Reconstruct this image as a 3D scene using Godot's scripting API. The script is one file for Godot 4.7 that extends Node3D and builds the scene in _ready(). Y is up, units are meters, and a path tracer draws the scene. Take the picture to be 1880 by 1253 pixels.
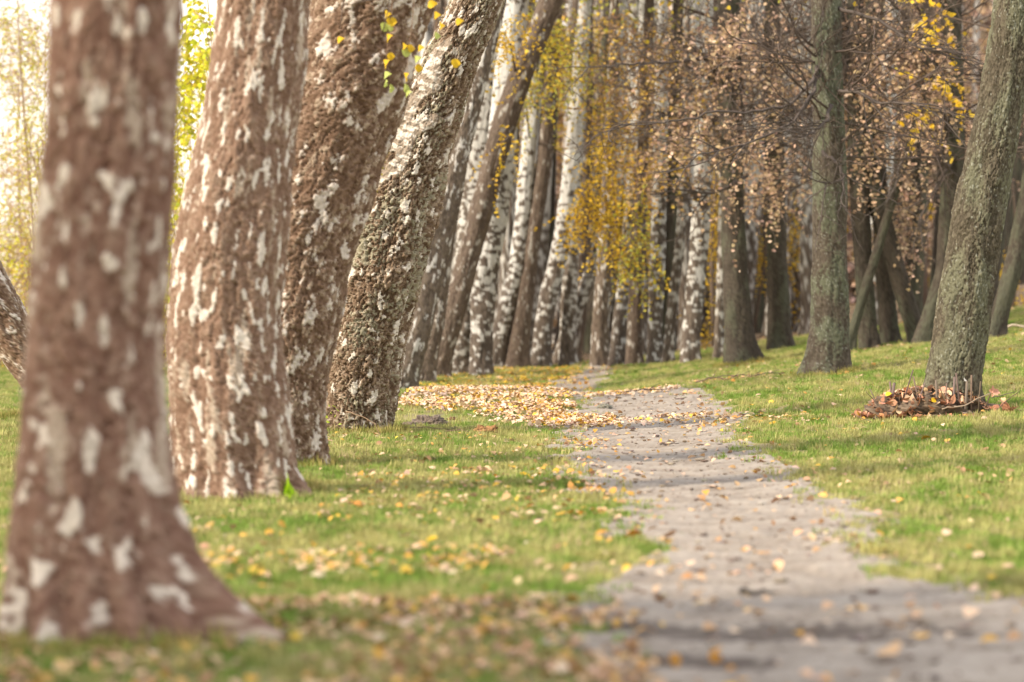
extends Node3D
# An old birch row beside a trodden earth path in autumn, lindens on the grass rise to the right.
# x to the right, z away from the camera is negative, metres.

var rng := RandomNumberGenerator.new()
var smooth_noise := FastNoiseLite.new()
var rough_noise := FastNoiseLite.new()
var crack_noise := FastNoiseLite.new()
var plate_noise := FastNoiseLite.new()
var names := {}
var tinted := {}
var spines := {}
var bark_mat: StandardMaterial3D
var earth_mat: StandardMaterial3D
var leaf_mat: StandardMaterial3D
var live_leaf_mat: StandardMaterial3D
var grass_mat: StandardMaterial3D
var twig_mat: StandardMaterial3D
var leaf_meshes: Array = []
var far_crown: MultiMesh

# distance from the camera, left edge, right edge of the path
const PATH := [[4.0, 0.9, 3.2], [6.5, 0.62, 3.0], [8.2, 0.46, 2.9], [8.9, 0.34, 2.8], [9.6, 0.30, 2.6], [10.4, 0.36, 2.25], [11.3, 0.49, 1.75], [12.0, 0.72, 1.74], [12.6, 0.86, 1.77], [13.3, 0.72, 1.88], [14.15, 0.60, 2.15], [15.1, 0.84, 2.12], [15.7, 0.76, 2.0], [16.65, 0.56, 2.0], [18.3, 0.52, 2.06], [19.5, 0.49, 1.96], [21.8, 0.52, 1.95], [23.6, 0.56, 2.1], [25.7, 0.70, 2.5], [27.0, 0.84, 2.38], [29.8, 0.94, 2.32], [32.3, 0.80, 2.30], [33.9, 0.42, 2.05], [35.4, 0.18, 1.2], [37.7, 0.38, 1.2], [40.4, 0.69, 1.42], [43.5, 1.18, 1.67], [47.2, 1.55, 1.9], [50.5, 1.8, 2.1], [58.0, 2.4, 2.7]]

const BARKS := {
	"old_near": {"fleck": 0.18, "rag": 0.36, "fissure": 0.020, "a": Vector3(0.154, 0.083, 0.062), "b": Vector3(0.260, 0.162, 0.123), "w": Vector3(0.627, 0.551, 0.484), "pf": Vector2(9.5, 4.6), "th": 0.50, "soft": 0.16, "slope": 0.0, "cf": Vector2(22.0, 4.5), "ra": 0.008, "fa": 0.005, "cream": 0.34},
	"old_patch": {"fleck": 0.22, "rag": 0.34, "fissure": 0.013, "a": Vector3(0.158, 0.095, 0.067), "b": Vector3(0.253, 0.166, 0.124), "w": Vector3(0.627, 0.565, 0.513), "pf": Vector2(13.0, 4.6), "th": 0.50, "soft": 0.12, "slope": 0.01, "cf": Vector2(22.0, 6.0), "ra": 0.010, "fa": 0.005, "cream": 0.42},
	"old_rough": {"fleck": 0.55, "rag": 0.4, "fissure": 0.016, "a": Vector3(0.121, 0.073, 0.049), "b": Vector3(0.235, 0.157, 0.114), "w": Vector3(0.594, 0.531, 0.486), "pf": Vector2(7.0, 4.0), "th": 0.62, "soft": 0.12, "slope": 0.045, "cf": Vector2(23.0, 13.0), "ra": 0.015, "fa": 0.008, "flake": 0.55},
	"old_plate": {"fleck": 0.55, "fissure": 0.018, "a": Vector3(0.098, 0.061, 0.039), "b": Vector3(0.246, 0.174, 0.123), "w": Vector3(0.627, 0.570, 0.513), "pf": Vector2(7.0, 4.5), "th": 0.68, "soft": 0.10, "slope": 0.03, "cf": Vector2(19.0, 10.0), "ra": 0.030, "fa": 0.007, "flake": 0.70, "panel": true},
	"mid_dark": {"fissure": 0.015, "a": Vector3(0.090, 0.068, 0.055), "b": Vector3(0.180, 0.143, 0.116), "w": Vector3(0.558, 0.531, 0.513), "pf": Vector2(8.0, 3.2), "th": 0.56, "soft": 0.12, "slope": 0.03, "cf": Vector2(12.0, 6.0), "ra": 0.014, "fa": 0.006},
	"mid_brown": {"a": Vector3(0.090, 0.066, 0.054), "b": Vector3(0.158, 0.122, 0.099), "w": Vector3(0.383, 0.357, 0.332), "pf": Vector2(7.0, 4.0), "th": 0.62, "soft": 0.12, "slope": 0.0, "cf": Vector2(12.0, 5.0), "ra": 0.012, "fa": 0.005},
	"mid_mottle": {"a": Vector3(0.086, 0.068, 0.057), "b": Vector3(0.173, 0.139, 0.116), "w": Vector3(0.506, 0.488, 0.469), "pf": Vector2(5.5, 9.0), "th": 0.42, "soft": 0.14, "slope": 0.13, "cf": Vector2(11.0, 8.0), "ra": 0.011, "fa": 0.004},
	"mid_white": {"a": Vector3(0.083, 0.066, 0.056), "b": Vector3(0.165, 0.135, 0.116), "w": Vector3(0.570, 0.560, 0.556), "pf": Vector2(4.5, 8.5), "th": 0.52, "soft": 0.13, "slope": 0.22, "cf": Vector2(11.0, 8.0), "ra": 0.009, "fa": 0.004},
	"linden": {"a": Vector3(0.057, 0.048, 0.035), "b": Vector3(0.131, 0.110, 0.082), "w": Vector3(0.149, 0.151, 0.102), "pf": Vector2(2.6, 1.2), "th": 0.15, "soft": 0.4, "slope": 0.0, "cf": Vector2(27.0, 6.5), "ra": 0.012, "fa": 0.004, "specks": true},
	"linden_brown": {"a": Vector3(0.059, 0.048, 0.038), "b": Vector3(0.122, 0.101, 0.081), "w": Vector3(0.119, 0.132, 0.089), "pf": Vector2(2.6, 1.6), "th": 0.15, "soft": 0.4, "slope": 0.0, "cf": Vector2(19.0, 7.0), "ra": 0.010, "fa": 0.005, "specks": true},
	"linden_dark": {"a": Vector3(0.053, 0.044, 0.037), "b": Vector3(0.093, 0.077, 0.063), "w": Vector3(0.089, 0.093, 0.066), "pf": Vector2(2.4, 1.0), "th": 0.15, "soft": 0.4, "slope": 0.0, "cf": Vector2(14.0, 5.0), "ra": 0.009, "fa": 0.004},
}

const TAN := [Color(0.60, 0.42, 0.28), Color(0.46, 0.31, 0.21), Color(0.72, 0.54, 0.39), Color(0.28, 0.19, 0.14), Color(0.55, 0.385, 0.27)]
const TAN_GOLD := [Color(0.50, 0.34, 0.20), Color(0.60, 0.37, 0.07), Color(0.44, 0.30, 0.20), Color(0.62, 0.43, 0.10), Color(0.34, 0.23, 0.15)]
const GOLD := [Color(0.70, 0.45, 0.03), Color(0.66, 0.42, 0.04), Color(0.74, 0.52, 0.06), Color(0.60, 0.40, 0.05)]
const LIME := [Color(0.62, 0.60, 0.04), Color(0.70, 0.66, 0.06), Color(0.52, 0.55, 0.05), Color(0.72, 0.60, 0.05)]
const GOLD_GREEN := [Color(0.60, 0.45, 0.05), Color(0.50, 0.46, 0.08), Color(0.64, 0.44, 0.05), Color(0.42, 0.42, 0.10)]
const LITTER := [Color(0.60, 0.39, 0.24), Color(0.66, 0.47, 0.32), Color(0.58, 0.40, 0.26), Color(0.60, 0.33, 0.09), Color(0.66, 0.42, 0.07), Color(0.40, 0.24, 0.13), Color(0.64, 0.45, 0.31), Color(0.55, 0.28, 0.06)]
const DRIFT := [Color(0.72, 0.53, 0.38), Color(0.78, 0.62, 0.48), Color(0.64, 0.42, 0.25), Color(0.62, 0.35, 0.08), Color(0.70, 0.45, 0.06), Color(0.74, 0.56, 0.43), Color(0.42, 0.25, 0.14), Color(0.68, 0.49, 0.33)]
const BROWN_LITTER := [Color(0.44, 0.27, 0.17), Color(0.54, 0.36, 0.25), Color(0.33, 0.20, 0.12), Color(0.58, 0.39, 0.22), Color(0.50, 0.30, 0.10)]


func _ready() -> void:
	# ---------- camera, sky, sun, exposure
	var cam := Camera3D.new()
	cam.name = "camera"
	cam.near = 0.1
	cam.far = 400.0
	var lens := CameraAttributesPhysical.new()
	lens.frustum_focal_length = 85.0
	lens.frustum_focus_distance = 24.2
	lens.frustum_near = 0.1
	lens.frustum_far = 400.0
	lens.exposure_aperture = 1.4
	cam.attributes = lens
	cam.fov = 16.13
	cam.position = Vector3(0, 1.28, 0)
	cam.rotation = Vector3(deg_to_rad(-0.862), 0, 0)
	add_child(cam)
	cam.current = true

	var env := Environment.new()
	env.background_mode = Environment.BG_SKY
	var sky_mat := ProceduralSkyMaterial.new()
	sky_mat.sky_top_color = Color(0.80, 0.81, 0.83)
	sky_mat.sky_horizon_color = Color(1.0, 0.96, 0.89)
	sky_mat.sky_curve = 0.22
	sky_mat.ground_bottom_color = Color(0.35, 0.31, 0.26)
	sky_mat.ground_horizon_color = Color(0.75, 0.70, 0.62)
	sky_mat.sun_angle_max = 2.0
	var sky := Sky.new()
	sky.sky_material = sky_mat
	env.sky = sky
	env.background_energy_multiplier = 1.15
	env.tonemap_mode = Environment.TONE_MAPPER_LINEAR
	env.tonemap_exposure = 1.95
	env.sdfgi_enabled = true
	env.ssao_enabled = true
	env.ssil_enabled = true
	var we := WorldEnvironment.new()
	we.name = "world_environment"
	we.environment = env
	add_child(we)

	var sun := DirectionalLight3D.new()
	sun.name = "sun"
	sun.light_color = Color(1.0, 0.94, 0.84)
	sun.light_energy = 1.05
	sun.light_angular_distance = 6.0
	sun.shadow_enabled = true
	sun.basis = Basis.looking_at(Vector3(0.78, -0.56, -0.34).normalized())
	add_child(sun)

	# ---------- shared helpers
	rng.seed = 7
	smooth_noise.noise_type = FastNoiseLite.TYPE_SIMPLEX_SMOOTH
	smooth_noise.frequency = 1.0
	smooth_noise.fractal_type = FastNoiseLite.FRACTAL_NONE
	smooth_noise.seed = 11
	rough_noise.noise_type = FastNoiseLite.TYPE_SIMPLEX
	rough_noise.frequency = 1.0
	rough_noise.fractal_type = FastNoiseLite.FRACTAL_FBM
	rough_noise.fractal_octaves = 3
	rough_noise.seed = 23
	for f in [crack_noise, plate_noise]:
		f.noise_type = FastNoiseLite.TYPE_CELLULAR
		f.frequency = 1.0
		f.seed = 5
		f.fractal_type = FastNoiseLite.FRACTAL_NONE
		f.cellular_jitter = 0.9
	crack_noise.cellular_return_type = FastNoiseLite.RETURN_DISTANCE2_SUB
	plate_noise.cellular_return_type = FastNoiseLite.RETURN_CELL_VALUE
	bark_mat = matte(0.92, 0.5, 9.0, 0.5)
	earth_mat = matte(0.95, 0.5, 14.0, 0.6)
	twig_mat = matte(0.9, 0.0, 1.0, 0.5)
	leaf_mat = matte(0.75, 0.0, 1.0, 0.5)
	leaf_mat.backlight_enabled = true
	leaf_mat.backlight = Color(0.35, 0.35, 0.35)
	live_leaf_mat = matte(0.6, 0.0, 1.0, 0.5)
	live_leaf_mat.backlight_enabled = true
	live_leaf_mat.backlight = Color(0.8, 0.8, 0.8)
	grass_mat = matte(0.7, 0.0, 1.0, 0.5)
	grass_mat.backlight_enabled = true
	grass_mat.backlight = Color(0.6, 0.6, 0.6)
	leaf_meshes = [leaf_shape(0.07, 0.048, 0.010), leaf_shape(0.06, 0.05, 0.016), leaf_shape(0.085, 0.05, -0.014), leaf_shape(0.055, 0.035, 0.02)]

	# ---------- the setting
	build_ground()
	build_path()
	build_grass()

	# ---------- the trees
	far_crown = crown_multimesh()
	tree("birch_tree", "old_near", "nearest and thickest looking birch, brown trunk with large white patches and wide spreading roots", "birches along the left of the path", Vector3(-1.550, 0, -9.260), [[0.018, -0.350, 0.320], [-0.006, -0.002, 0.320], [-0.042, 0.254, 0.314], [-0.067, 0.463, 0.306], [-0.059, 0.777, 0.291], [-0.042, 1.196, 0.262], [0.000, 1.824, 0.251], [0.031, 2.453, 0.251], [0.178, 5.872, 0.171], [0.268, 8.863, 0.101], [0.309, 11.000, 0.050]], 230, 330, 2.60, {"roots":[[0.22,0.48,0.26,0.24],[0.70,0.17,0.16,0.18],[1.12,0.20,0.15,0.20],[1.62,0.12,0.17,0.22],[2.05,0.17,0.16,0.16],[2.6,0.16,0.22,0.26],[3.25,0.12,0.3,0.2],[4.6,0.2,0.5,0.2]]})
	tree("birch_tree", "old_patch", "second birch behind the nearest one, upright brown trunk dotted with many small white patches", "birches along the left of the path", Vector3(-1.855, 0, -16.080), [[0.033, -0.350, 0.436], [0.022, -0.000, 0.436], [0.007, 0.225, 0.415], [-0.065, 1.135, 0.375], [0.007, 1.862, 0.355], [0.116, 2.589, 0.322], [0.207, 3.316, 0.295], [0.538, 6.390, 0.200], [0.739, 9.079, 0.118], [0.832, 11.000, 0.059]], 230, 400, 3.47, {"roots":[[0.25,0.14,0.26,0.16],[0.9,0.08,0.2,0.16],[1.5,0.09,0.18,0.14],[2.2,0.08,0.2,0.16],[2.9,0.08,0.3,0.2],[4.4,0.1,0.5,0.2]]})
	tree("birch_tree", "old_rough", "broad brown birch leaning right, squeezed between the dotted birch and the mossy one", "birches along the left of the path", Vector3(-1.848, 0, -19.000), [[-0.014, -0.350, 0.339], [0.000, -0.000, 0.339], [0.056, 0.678, 0.348], [0.180, 1.538, 0.378], [0.335, 2.182, 0.438], [0.507, 2.827, 0.481], [0.645, 3.299, 0.494], [0.782, 3.686, 0.507], [1.677, 6.612, 0.345], [2.220, 9.172, 0.203], [2.472, 11.000, 0.101]], 270, 480, 3.84, {"roots":[[0.2,0.08,0.5,0.25],[1.8,0.06,0.5,0.2],[3.0,0.1,0.5,0.2]]})
	tree("birch_tree", "old_plate", "leaning birch in sharp focus, moss on its left edge, pale papery bark high up", "birches along the left of the path", Vector3(-1.547, 0, -24.000), [[-0.017, -0.350, 0.347], [-0.005, -0.023, 0.347], [0.033, 0.520, 0.380], [0.125, 1.063, 0.402], [0.244, 1.605, 0.410], [0.364, 2.148, 0.418], [0.526, 2.691, 0.388], [0.733, 3.234, 0.331], [0.955, 3.776, 0.293], [1.210, 4.319, 0.261], [2.290, 6.991, 0.177], [2.947, 9.330, 0.104], [3.251, 11.000, 0.052]], 300, 720, 4.47, {"roots":[[0.6,0.05,0.5,0.2],[1.9,0.05,0.5,0.2],[3.1,0.07,0.5,0.2]],"ridge":[-0.55,0.12,0.42]})
	tree("birch_tree", "mid_dark", "dark birch half hidden behind the mossy leaning one, its base just right of that trunk", "birches along the left of the path", Vector3(-1.716, 0, -37.560), [[-0.047, -0.350, 0.187], [0.000, -0.000, 0.187], [0.272, 1.010, 0.204], [0.467, 1.860, 0.187], [0.654, 2.709, 0.187], [0.951, 3.983, 0.170], [1.503, 6.107, 0.144], [1.941, 8.064, 0.098], [2.207, 9.777, 0.058], [2.330, 11.000, 0.030]], 72, 200, 6.26, {})
	tree("birch_tree", "mid_dark", "thin dark birch with one long white streak, second base right of the mossy birch", "birches along the left of the path", Vector3(-1.514, 0, -40.820), [[-0.032, -0.350, 0.157], [0.000, -0.000, 0.157], [0.175, 0.951, 0.185], [0.360, 2.335, 0.166], [0.683, 4.182, 0.157], [1.099, 6.489, 0.138], [1.378, 8.294, 0.094], [1.548, 9.872, 0.055], [1.626, 11.000, 0.030]], 72, 200, 6.64, {})
	tree("birch_tree", "mid_brown", "steeply slanting dark birch that crosses in front of the white trunks high up", "birches along the left of the path", Vector3(-1.301, 0, -42.940), [[-0.084, -0.350, 0.194], [-0.039, -0.000, 0.194], [0.194, 0.903, 0.204], [0.505, 2.068, 0.204], [0.845, 3.330, 0.214], [1.126, 4.398, 0.223], [1.495, 5.467, 0.223], [2.000, 6.729, 0.214], [2.588, 8.437, 0.145], [2.945, 9.932, 0.085], [3.111, 11.000, 0.043]], 72, 200, 6.88, {})
	tree("birch_tree", "mid_mottle", "birch mottled white and black in bands, left of the two pale leaning birches", "birches along the left of the path", Vector3(-0.959, 0, -44.660), [[-0.034, -0.350, 0.222], [-0.020, -0.000, 0.222], [0.050, 0.878, 0.232], [0.162, 2.393, 0.242], [0.313, 3.908, 0.242], [0.535, 5.423, 0.232], [0.909, 6.938, 0.212], [1.254, 8.563, 0.144], [1.463, 9.985, 0.085], [1.560, 11.000, 0.042]], 72, 200, 7.09, {})
	tree("birch_tree", "mid_white", "broad birch with a bright white left side above a brown flaring foot", "birches along the left of the path", Vector3(-0.574, 0, -43.760), [[-0.005, -0.350, 0.198], [0.000, -0.000, 0.198], [0.020, 0.693, 0.198], [0.079, 1.880, 0.238], [0.228, 2.870, 0.267], [0.346, 3.859, 0.267], [0.426, 4.849, 0.247], [0.673, 6.828, 0.218], [0.852, 8.497, 0.148], [0.961, 9.957, 0.087], [1.012, 11.000, 0.044]], 72, 200, 6.98, {})
	tree("birch_tree", "mid_white", "slender white birch leaning right with small black marks", "birches along the left of the path", Vector3(-0.331, 0, -48.800), [[-0.014, -0.350, 0.166], [0.011, -0.000, 0.166], [0.132, 0.839, 0.177], [0.441, 2.163, 0.166], [0.640, 4.149, 0.149], [0.828, 6.025, 0.132], [0.993, 7.460, 0.121], [1.152, 9.060, 0.083], [1.249, 10.460, 0.049], [1.293, 11.460, 0.030]], 64, 180, 7.61, {})
	tree("birch_tree", "mid_brown", "plain dark brown birch trunk leaning right close beside the slender white one", "birches along the left of the path", Vector3(0.077, 0, -48.800), [[-0.023, -0.350, 0.254], [0.000, -0.000, 0.254], [0.166, 1.280, 0.188], [0.276, 2.163, 0.166], [0.563, 4.149, 0.155], [0.706, 6.025, 0.143], [0.828, 7.460, 0.138], [0.944, 9.060, 0.094], [1.015, 10.460, 0.055], [1.048, 11.460, 0.030]], 64, 180, 7.61, {})
	tree("birch_tree", "mid_white", "white birch with a wide grey foot, first one right of the brown leaning trunk", "birches along the left of the path", Vector3(0.584, 0, -49.660), [[-0.031, -0.350, 0.202], [-0.011, -0.000, 0.202], [0.135, 1.280, 0.191], [0.427, 2.515, 0.191], [0.640, 4.200, 0.157], [0.786, 5.884, 0.146], [0.932, 7.569, 0.135], [1.051, 9.169, 0.092], [1.124, 10.569, 0.054], [1.157, 11.569, 0.030]], 64, 180, 7.72, {})
	tree("birch_tree", "mid_mottle", "short looking mottled birch standing beside the forked slanting one", "birches along the left of the path", Vector3(1.133, 0, -50.120), [[0.006, -0.350, 0.170], [0.011, -0.000, 0.170], [0.034, 0.816, 0.170], [0.091, 2.176, 0.159], [0.204, 4.216, 0.136], [0.397, 7.616, 0.113], [0.475, 9.216, 0.077], [0.522, 10.616, 0.045], [0.544, 11.616, 0.030]], 56, 150, 7.77, {})
	tree("birch_tree", "mid_mottle", "slanting birch crossing to the right in a shallow fork above the far path", "birches along the left of the path", Vector3(1.028, 0, -50.500), [[-0.097, -0.350, 0.160], [-0.046, -0.001, 0.160], [0.228, 0.935, 0.171], [0.548, 1.735, 0.148], [0.765, 2.363, 0.148], [1.142, 3.676, 0.126], [1.713, 5.960, 0.103], [2.056, 7.673, 0.091], [2.331, 9.273, 0.062], [2.498, 10.673, 0.037], [2.576, 11.673, 0.030]], 56, 150, 7.82, {})
	tree("birch_tree", "mid_dark", "dark birch left of the pair by the end of the path", "birches along the left of the path", Vector3(1.709, 0, -47.840), [[-0.011, -0.350, 0.173], [0.000, -0.000, 0.173], [0.076, 1.211, 0.173], [0.162, 2.402, 0.162], [0.238, 4.024, 0.141], [0.346, 7.270, 0.108], [0.392, 8.870, 0.074], [0.420, 10.270, 0.043], [0.433, 11.270, 0.030]], 56, 150, 7.42, {})
	tree("birch_tree", "mid_white", "white half of the close pair of birches where the path ends", "birches along the left of the path", Vector3(1.996, 0, -46.220), [[-0.017, -0.350, 0.146], [0.000, -0.000, 0.146], [0.115, 1.181, 0.136], [0.188, 2.017, 0.120], [0.366, 3.898, 0.115], [0.470, 5.466, 0.105], [0.554, 7.034, 0.094], [0.627, 8.634, 0.064], [0.672, 10.034, 0.038], [0.693, 11.034, 0.030]], 56, 150, 7.18, {})
	tree("birch_tree", "mid_brown", "dark half of the close pair of birches where the path ends", "birches along the left of the path", Vector3(2.305, 0, -45.700), [[-0.005, -0.350, 0.155], [0.000, -0.001, 0.155], [0.031, 1.147, 0.134], [0.093, 2.800, 0.124], [0.227, 4.867, 0.103], [0.300, 6.934, 0.093], [0.349, 8.560, 0.063], [0.378, 9.984, 0.037], [0.392, 11.000, 0.030]], 56, 150, 7.08, {})
	tree("birch_tree", "mid_white", "pale grey birch right of the close pair, black below and white above", "birches along the left of the path", Vector3(2.664, 0, -45.300), [[-0.006, -0.350, 0.133], [0.000, -0.001, 0.133], [0.041, 1.106, 0.138], [0.082, 2.233, 0.143], [0.123, 3.769, 0.128], [0.164, 6.843, 0.102], [0.183, 8.506, 0.070], [0.195, 9.961, 0.041], [0.200, 11.000, 0.030]], 56, 150, 6.99, {})
	tree("birch_tree", "mid_mottle", "narrow grey birch between the pale grey one and the wide white one", "birches along the left of the path", Vector3(2.854, 0, -44.440), [[-0.018, -0.350, 0.090], [0.000, -0.001, 0.090], [0.121, 1.185, 0.090], [0.241, 2.190, 0.090], [0.322, 3.698, 0.080], [0.382, 6.713, 0.070], [0.411, 8.428, 0.048], [0.429, 9.928, 0.030], [0.438, 11.000, 0.030]], 48, 120, 6.86, {})
	tree("birch_tree", "mid_white", "wide white birch with a dark right edge left of the yellow hanging leaves", "birches along the left of the path", Vector3(3.226, 0, -43.900), [[-0.015, -0.350, 0.159], [0.000, -0.001, 0.159], [0.089, 1.042, 0.169], [0.199, 2.332, 0.169], [0.248, 3.623, 0.149], [0.308, 6.601, 0.119], [0.338, 8.361, 0.081], [0.356, 9.900, 0.048], [0.365, 11.000, 0.030]], 56, 150, 6.75, {})
	tree("birch_tree", "mid_mottle", "thin speckled birch just left of the straight dark linden", "birches along the left of the path", Vector3(3.717, 0, -43.480), [[-0.006, -0.350, 0.079], [0.000, -0.000, 0.079], [0.039, 1.081, 0.074], [0.079, 2.556, 0.069], [0.118, 6.489, 0.059], [0.134, 8.294, 0.040], [0.143, 9.872, 0.030], [0.147, 11.000, 0.030]], 48, 120, 6.64, {})
	tree("birch_tree", "old_rough", "birch at the left edge, leaning out to the left behind the nearest trunk", "birches along the left of the path", Vector3(-5.227, 0, -27.000), [[0.269, -0.350, 0.256], [0.085, 0.211, 0.256], [-0.134, 0.547, 0.269], [-0.440, 1.035, 0.293], [-0.769, 1.646, 0.305], [-1.032, 2.134, 0.305], [-2.671, 5.681, 0.208], [-3.668, 8.784, 0.122], [-4.129, 11.000, 0.061]], 120, 220, 2.28, {})
	tree("linden_tree", "linden", "leaning grey green linden in sharp focus rising from a heap of twigs and leaves", "dark lindens right of the path", Vector3(4.374, 0, -24.000), [[0.019, -0.350, 0.331], [0.011, -0.018, 0.331], [0.005, 0.091, 0.315], [0.033, 0.362, 0.282], [0.109, 0.850, 0.269], [0.190, 1.393, 0.261], [0.271, 1.936, 0.252], [0.488, 3.021, 0.239], [0.651, 4.107, 0.228], [1.007, 6.864, 0.155], [1.223, 9.277, 0.091], [1.323, 11.000, 0.046]], 240, 560, 4.26, {"roots":[[0.2,0.06,0.5,0.12],[1.5,0.03,0.5,0.12],[3.0,0.10,0.5,0.14],[4.4,0.05,0.5,0.2]]})
	tree("linden_tree", "linden_brown", "straight upright linden with a bell shaped foot on the grass rise", "dark lindens right of the path", Vector3(4.168, 0, -32.000), [[-0.020, -0.350, 0.311], [0.000, 0.058, 0.311], [0.029, 0.354, 0.282], [0.051, 0.644, 0.250], [0.058, 1.368, 0.239], [0.051, 2.815, 0.217], [0.022, 3.900, 0.203], [0.000, 4.986, 0.195], [-0.041, 7.392, 0.133], [-0.067, 9.496, 0.078], [-0.078, 11.000, 0.039]], 110, 300, 5.14, {"roots":[[0.2,0.10,0.5,0.16],[1.6,0.05,0.6,0.16],[2.9,0.12,0.5,0.16]]})
	tree("linden_tree", "linden_dark", "bent dark linden with a foot spreading right, beside the end of the birch row", "dark lindens right of the path", Vector3(3.817, 0, -40.000), [[-0.002, -0.350, 0.280], [-0.018, 0.107, 0.280], [-0.054, 0.632, 0.235], [-0.109, 1.537, 0.208], [-0.172, 3.346, 0.190], [-0.190, 4.703, 0.190], [-0.217, 6.059, 0.190], [-0.251, 8.036, 0.129], [-0.272, 9.765, 0.076], [-0.281, 11.000, 0.038]], 80, 220, 6.21, {"roots":[[0.0,0.22,0.5,0.2],[1.6,0.05,0.6,0.16]]})
	tree("linden_tree", "linden_dark", "plain grey linden standing between the bent dark one and the upright bell footed one", "dark lindens right of the path", Vector3(4.993, 0, -44.880), [[0.004, -0.350, 0.233], [0.000, -0.000, 0.233], [-0.010, 0.416, 0.213], [-0.051, 1.938, 0.183], [-0.081, 3.461, 0.162], [-0.122, 4.983, 0.152], [-0.152, 6.505, 0.142], [-0.183, 8.303, 0.097], [-0.202, 9.876, 0.057], [-0.211, 11.000, 0.030]], 64, 160, 6.66, {})
	tree("linden_tree", "linden_dark", "grey linden close behind the right side of the upright bell footed trunk", "dark lindens right of the path", Vector3(5.821, 0, -39.480), [[0.038, -0.350, 0.152], [0.027, -0.000, 0.152], [-0.018, 0.723, 0.147], [-0.080, 1.705, 0.143], [-0.143, 3.044, 0.170], [-0.179, 4.830, 0.152], [-0.196, 5.722, 0.134], [-0.233, 7.833, 0.091], [-0.255, 9.681, 0.054], [-0.265, 11.000, 0.030]], 64, 160, 5.87, {})
	tree("linden_tree", "linden_dark", "short grey linden trunk seen through the crossed leaning trunks", "dark lindens right of the path", Vector3(6.275, 0, -40.040), [[0.012, -0.350, 0.154], [0.000, -0.000, 0.154], [-0.045, 0.661, 0.145], [-0.118, 1.657, 0.136], [-0.190, 3.015, 0.127], [-0.299, 5.732, 0.109], [-0.371, 7.839, 0.074], [-0.415, 9.683, 0.043], [-0.436, 11.000, 0.030]], 56, 120, 5.88, {})
	tree("linden_tree", "linden_dark", "thin dark stem leaning right that makes the left leg of the crossed trunks", "dark lindens right of the path", Vector3(5.442, 0, -39.000), [[-0.060, -0.350, 0.079], [0.000, 0.069, 0.079], [0.203, 0.775, 0.079], [0.476, 1.657, 0.079], [0.767, 2.627, 0.071], [1.173, 3.950, 0.062], [1.570, 5.185, 0.053], [2.213, 7.511, 0.036], [2.604, 9.546, 0.030], [2.785, 11.000, 0.030]], 40, 120, 5.33, {})
	tree("linden_tree", "linden_dark", "dark trunk leaning left that makes the right leg of the crossed trunks", "dark lindens right of the path", Vector3(6.610, 0, -39.500), [[0.096, -0.350, 0.152], [0.036, 0.063, 0.152], [-0.125, 0.617, 0.152], [-0.420, 1.599, 0.161], [-0.661, 2.492, 0.152], [-0.849, 3.386, 0.152], [-1.072, 4.458, 0.134], [-1.340, 5.619, 0.116], [-1.767, 7.771, 0.079], [-2.027, 9.655, 0.046], [-2.147, 11.000, 0.030]], 56, 150, 5.77, {})
	tree("linden_tree", "linden_dark", "dark curved linden rising just left of the leaning trunk in sharp focus", "dark lindens right of the path", Vector3(6.600, 0, -38.500), [[-0.079, -0.350, 0.165], [-0.017, 0.079, 0.165], [0.087, 0.444, 0.139], [0.287, 1.141, 0.122], [0.383, 2.012, 0.157], [0.453, 2.882, 0.183], [0.435, 4.188, 0.174], [0.400, 5.494, 0.161], [0.350, 7.697, 0.110], [0.319, 9.624, 0.064], [0.305, 11.000, 0.032]], 64, 160, 5.64, {})
	tree("linden_tree", "linden_dark", "dark leaning linden at the right edge behind the trunk in sharp focus", "dark lindens right of the path", Vector3(7.413, 0, -37.000), [[-0.049, -0.350, 0.126], [0.017, 0.116, 0.126], [0.268, 1.011, 0.142], [0.452, 1.848, 0.138], [0.745, 3.521, 0.134], [0.996, 5.195, 0.126], [1.295, 7.517, 0.085], [1.477, 9.549, 0.050], [1.562, 11.000, 0.030]], 64, 160, 5.34, {})
	tree("linden_tree", "linden_dark", "shadowy linden hugging the right side of the sharp leaning trunk, higher up", "dark lindens right of the path", Vector3(8.557, 0, -44.000), [[0.001, -0.350, 0.169], [0.020, -0.103, 0.169], [0.259, 1.449, 0.179], [0.418, 2.942, 0.179], [0.577, 4.435, 0.169], [0.716, 5.927, 0.159], [0.879, 7.956, 0.108], [0.978, 9.732, 0.064], [1.024, 11.000, 0.032]], 56, 150, 6.08, {})
	build_far_trees()
	build_foliage()
	build_limbs()
	build_litter()
	build_small_things()


# ------------------------------------------------------------------ terrain

func sstep(a: float, b: float, x: float) -> float:
	var t := clampf((x - a) / (b - a), 0.0, 1.0)
	return t * t * (3.0 - 2.0 * t)


func ground(x: float, z: float) -> float:
	var d := -z
	var h := 0.1 * pow(maxf(0.0, minf(x, 26.0) - 1.0), 1.1) * sstep(10.0, 36.0, d)
	h += 0.09 * exp(-pow((d - 31.0) / 3.0, 2.0)) * exp(-pow((x - 0.3) / 3.0, 2.0))
	h -= 0.10 * exp(-pow((d - 38.0) / 3.5, 2.0)) * exp(-pow((x - 0.3) / 3.5, 2.0))
	# the wood behind stands on rising ground
	if d > 92.0:
		h += 17.0 * sstep(92.0, 150.0, d) * sstep(-0.13, -0.05, x / d)
	# the swell under the leaf drift
	if d > 24.0 and d < 36.0:
		h += 0.07 * sstep(26.0, 28.6, d) * sstep(34.0, 32.0, d) * sstep(1.1, 0.2, x) * sstep(-2.2, -1.2, x)
	return h + 0.012 * smooth_noise.get_noise_2d(x * 0.9, z * 0.9)


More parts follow.
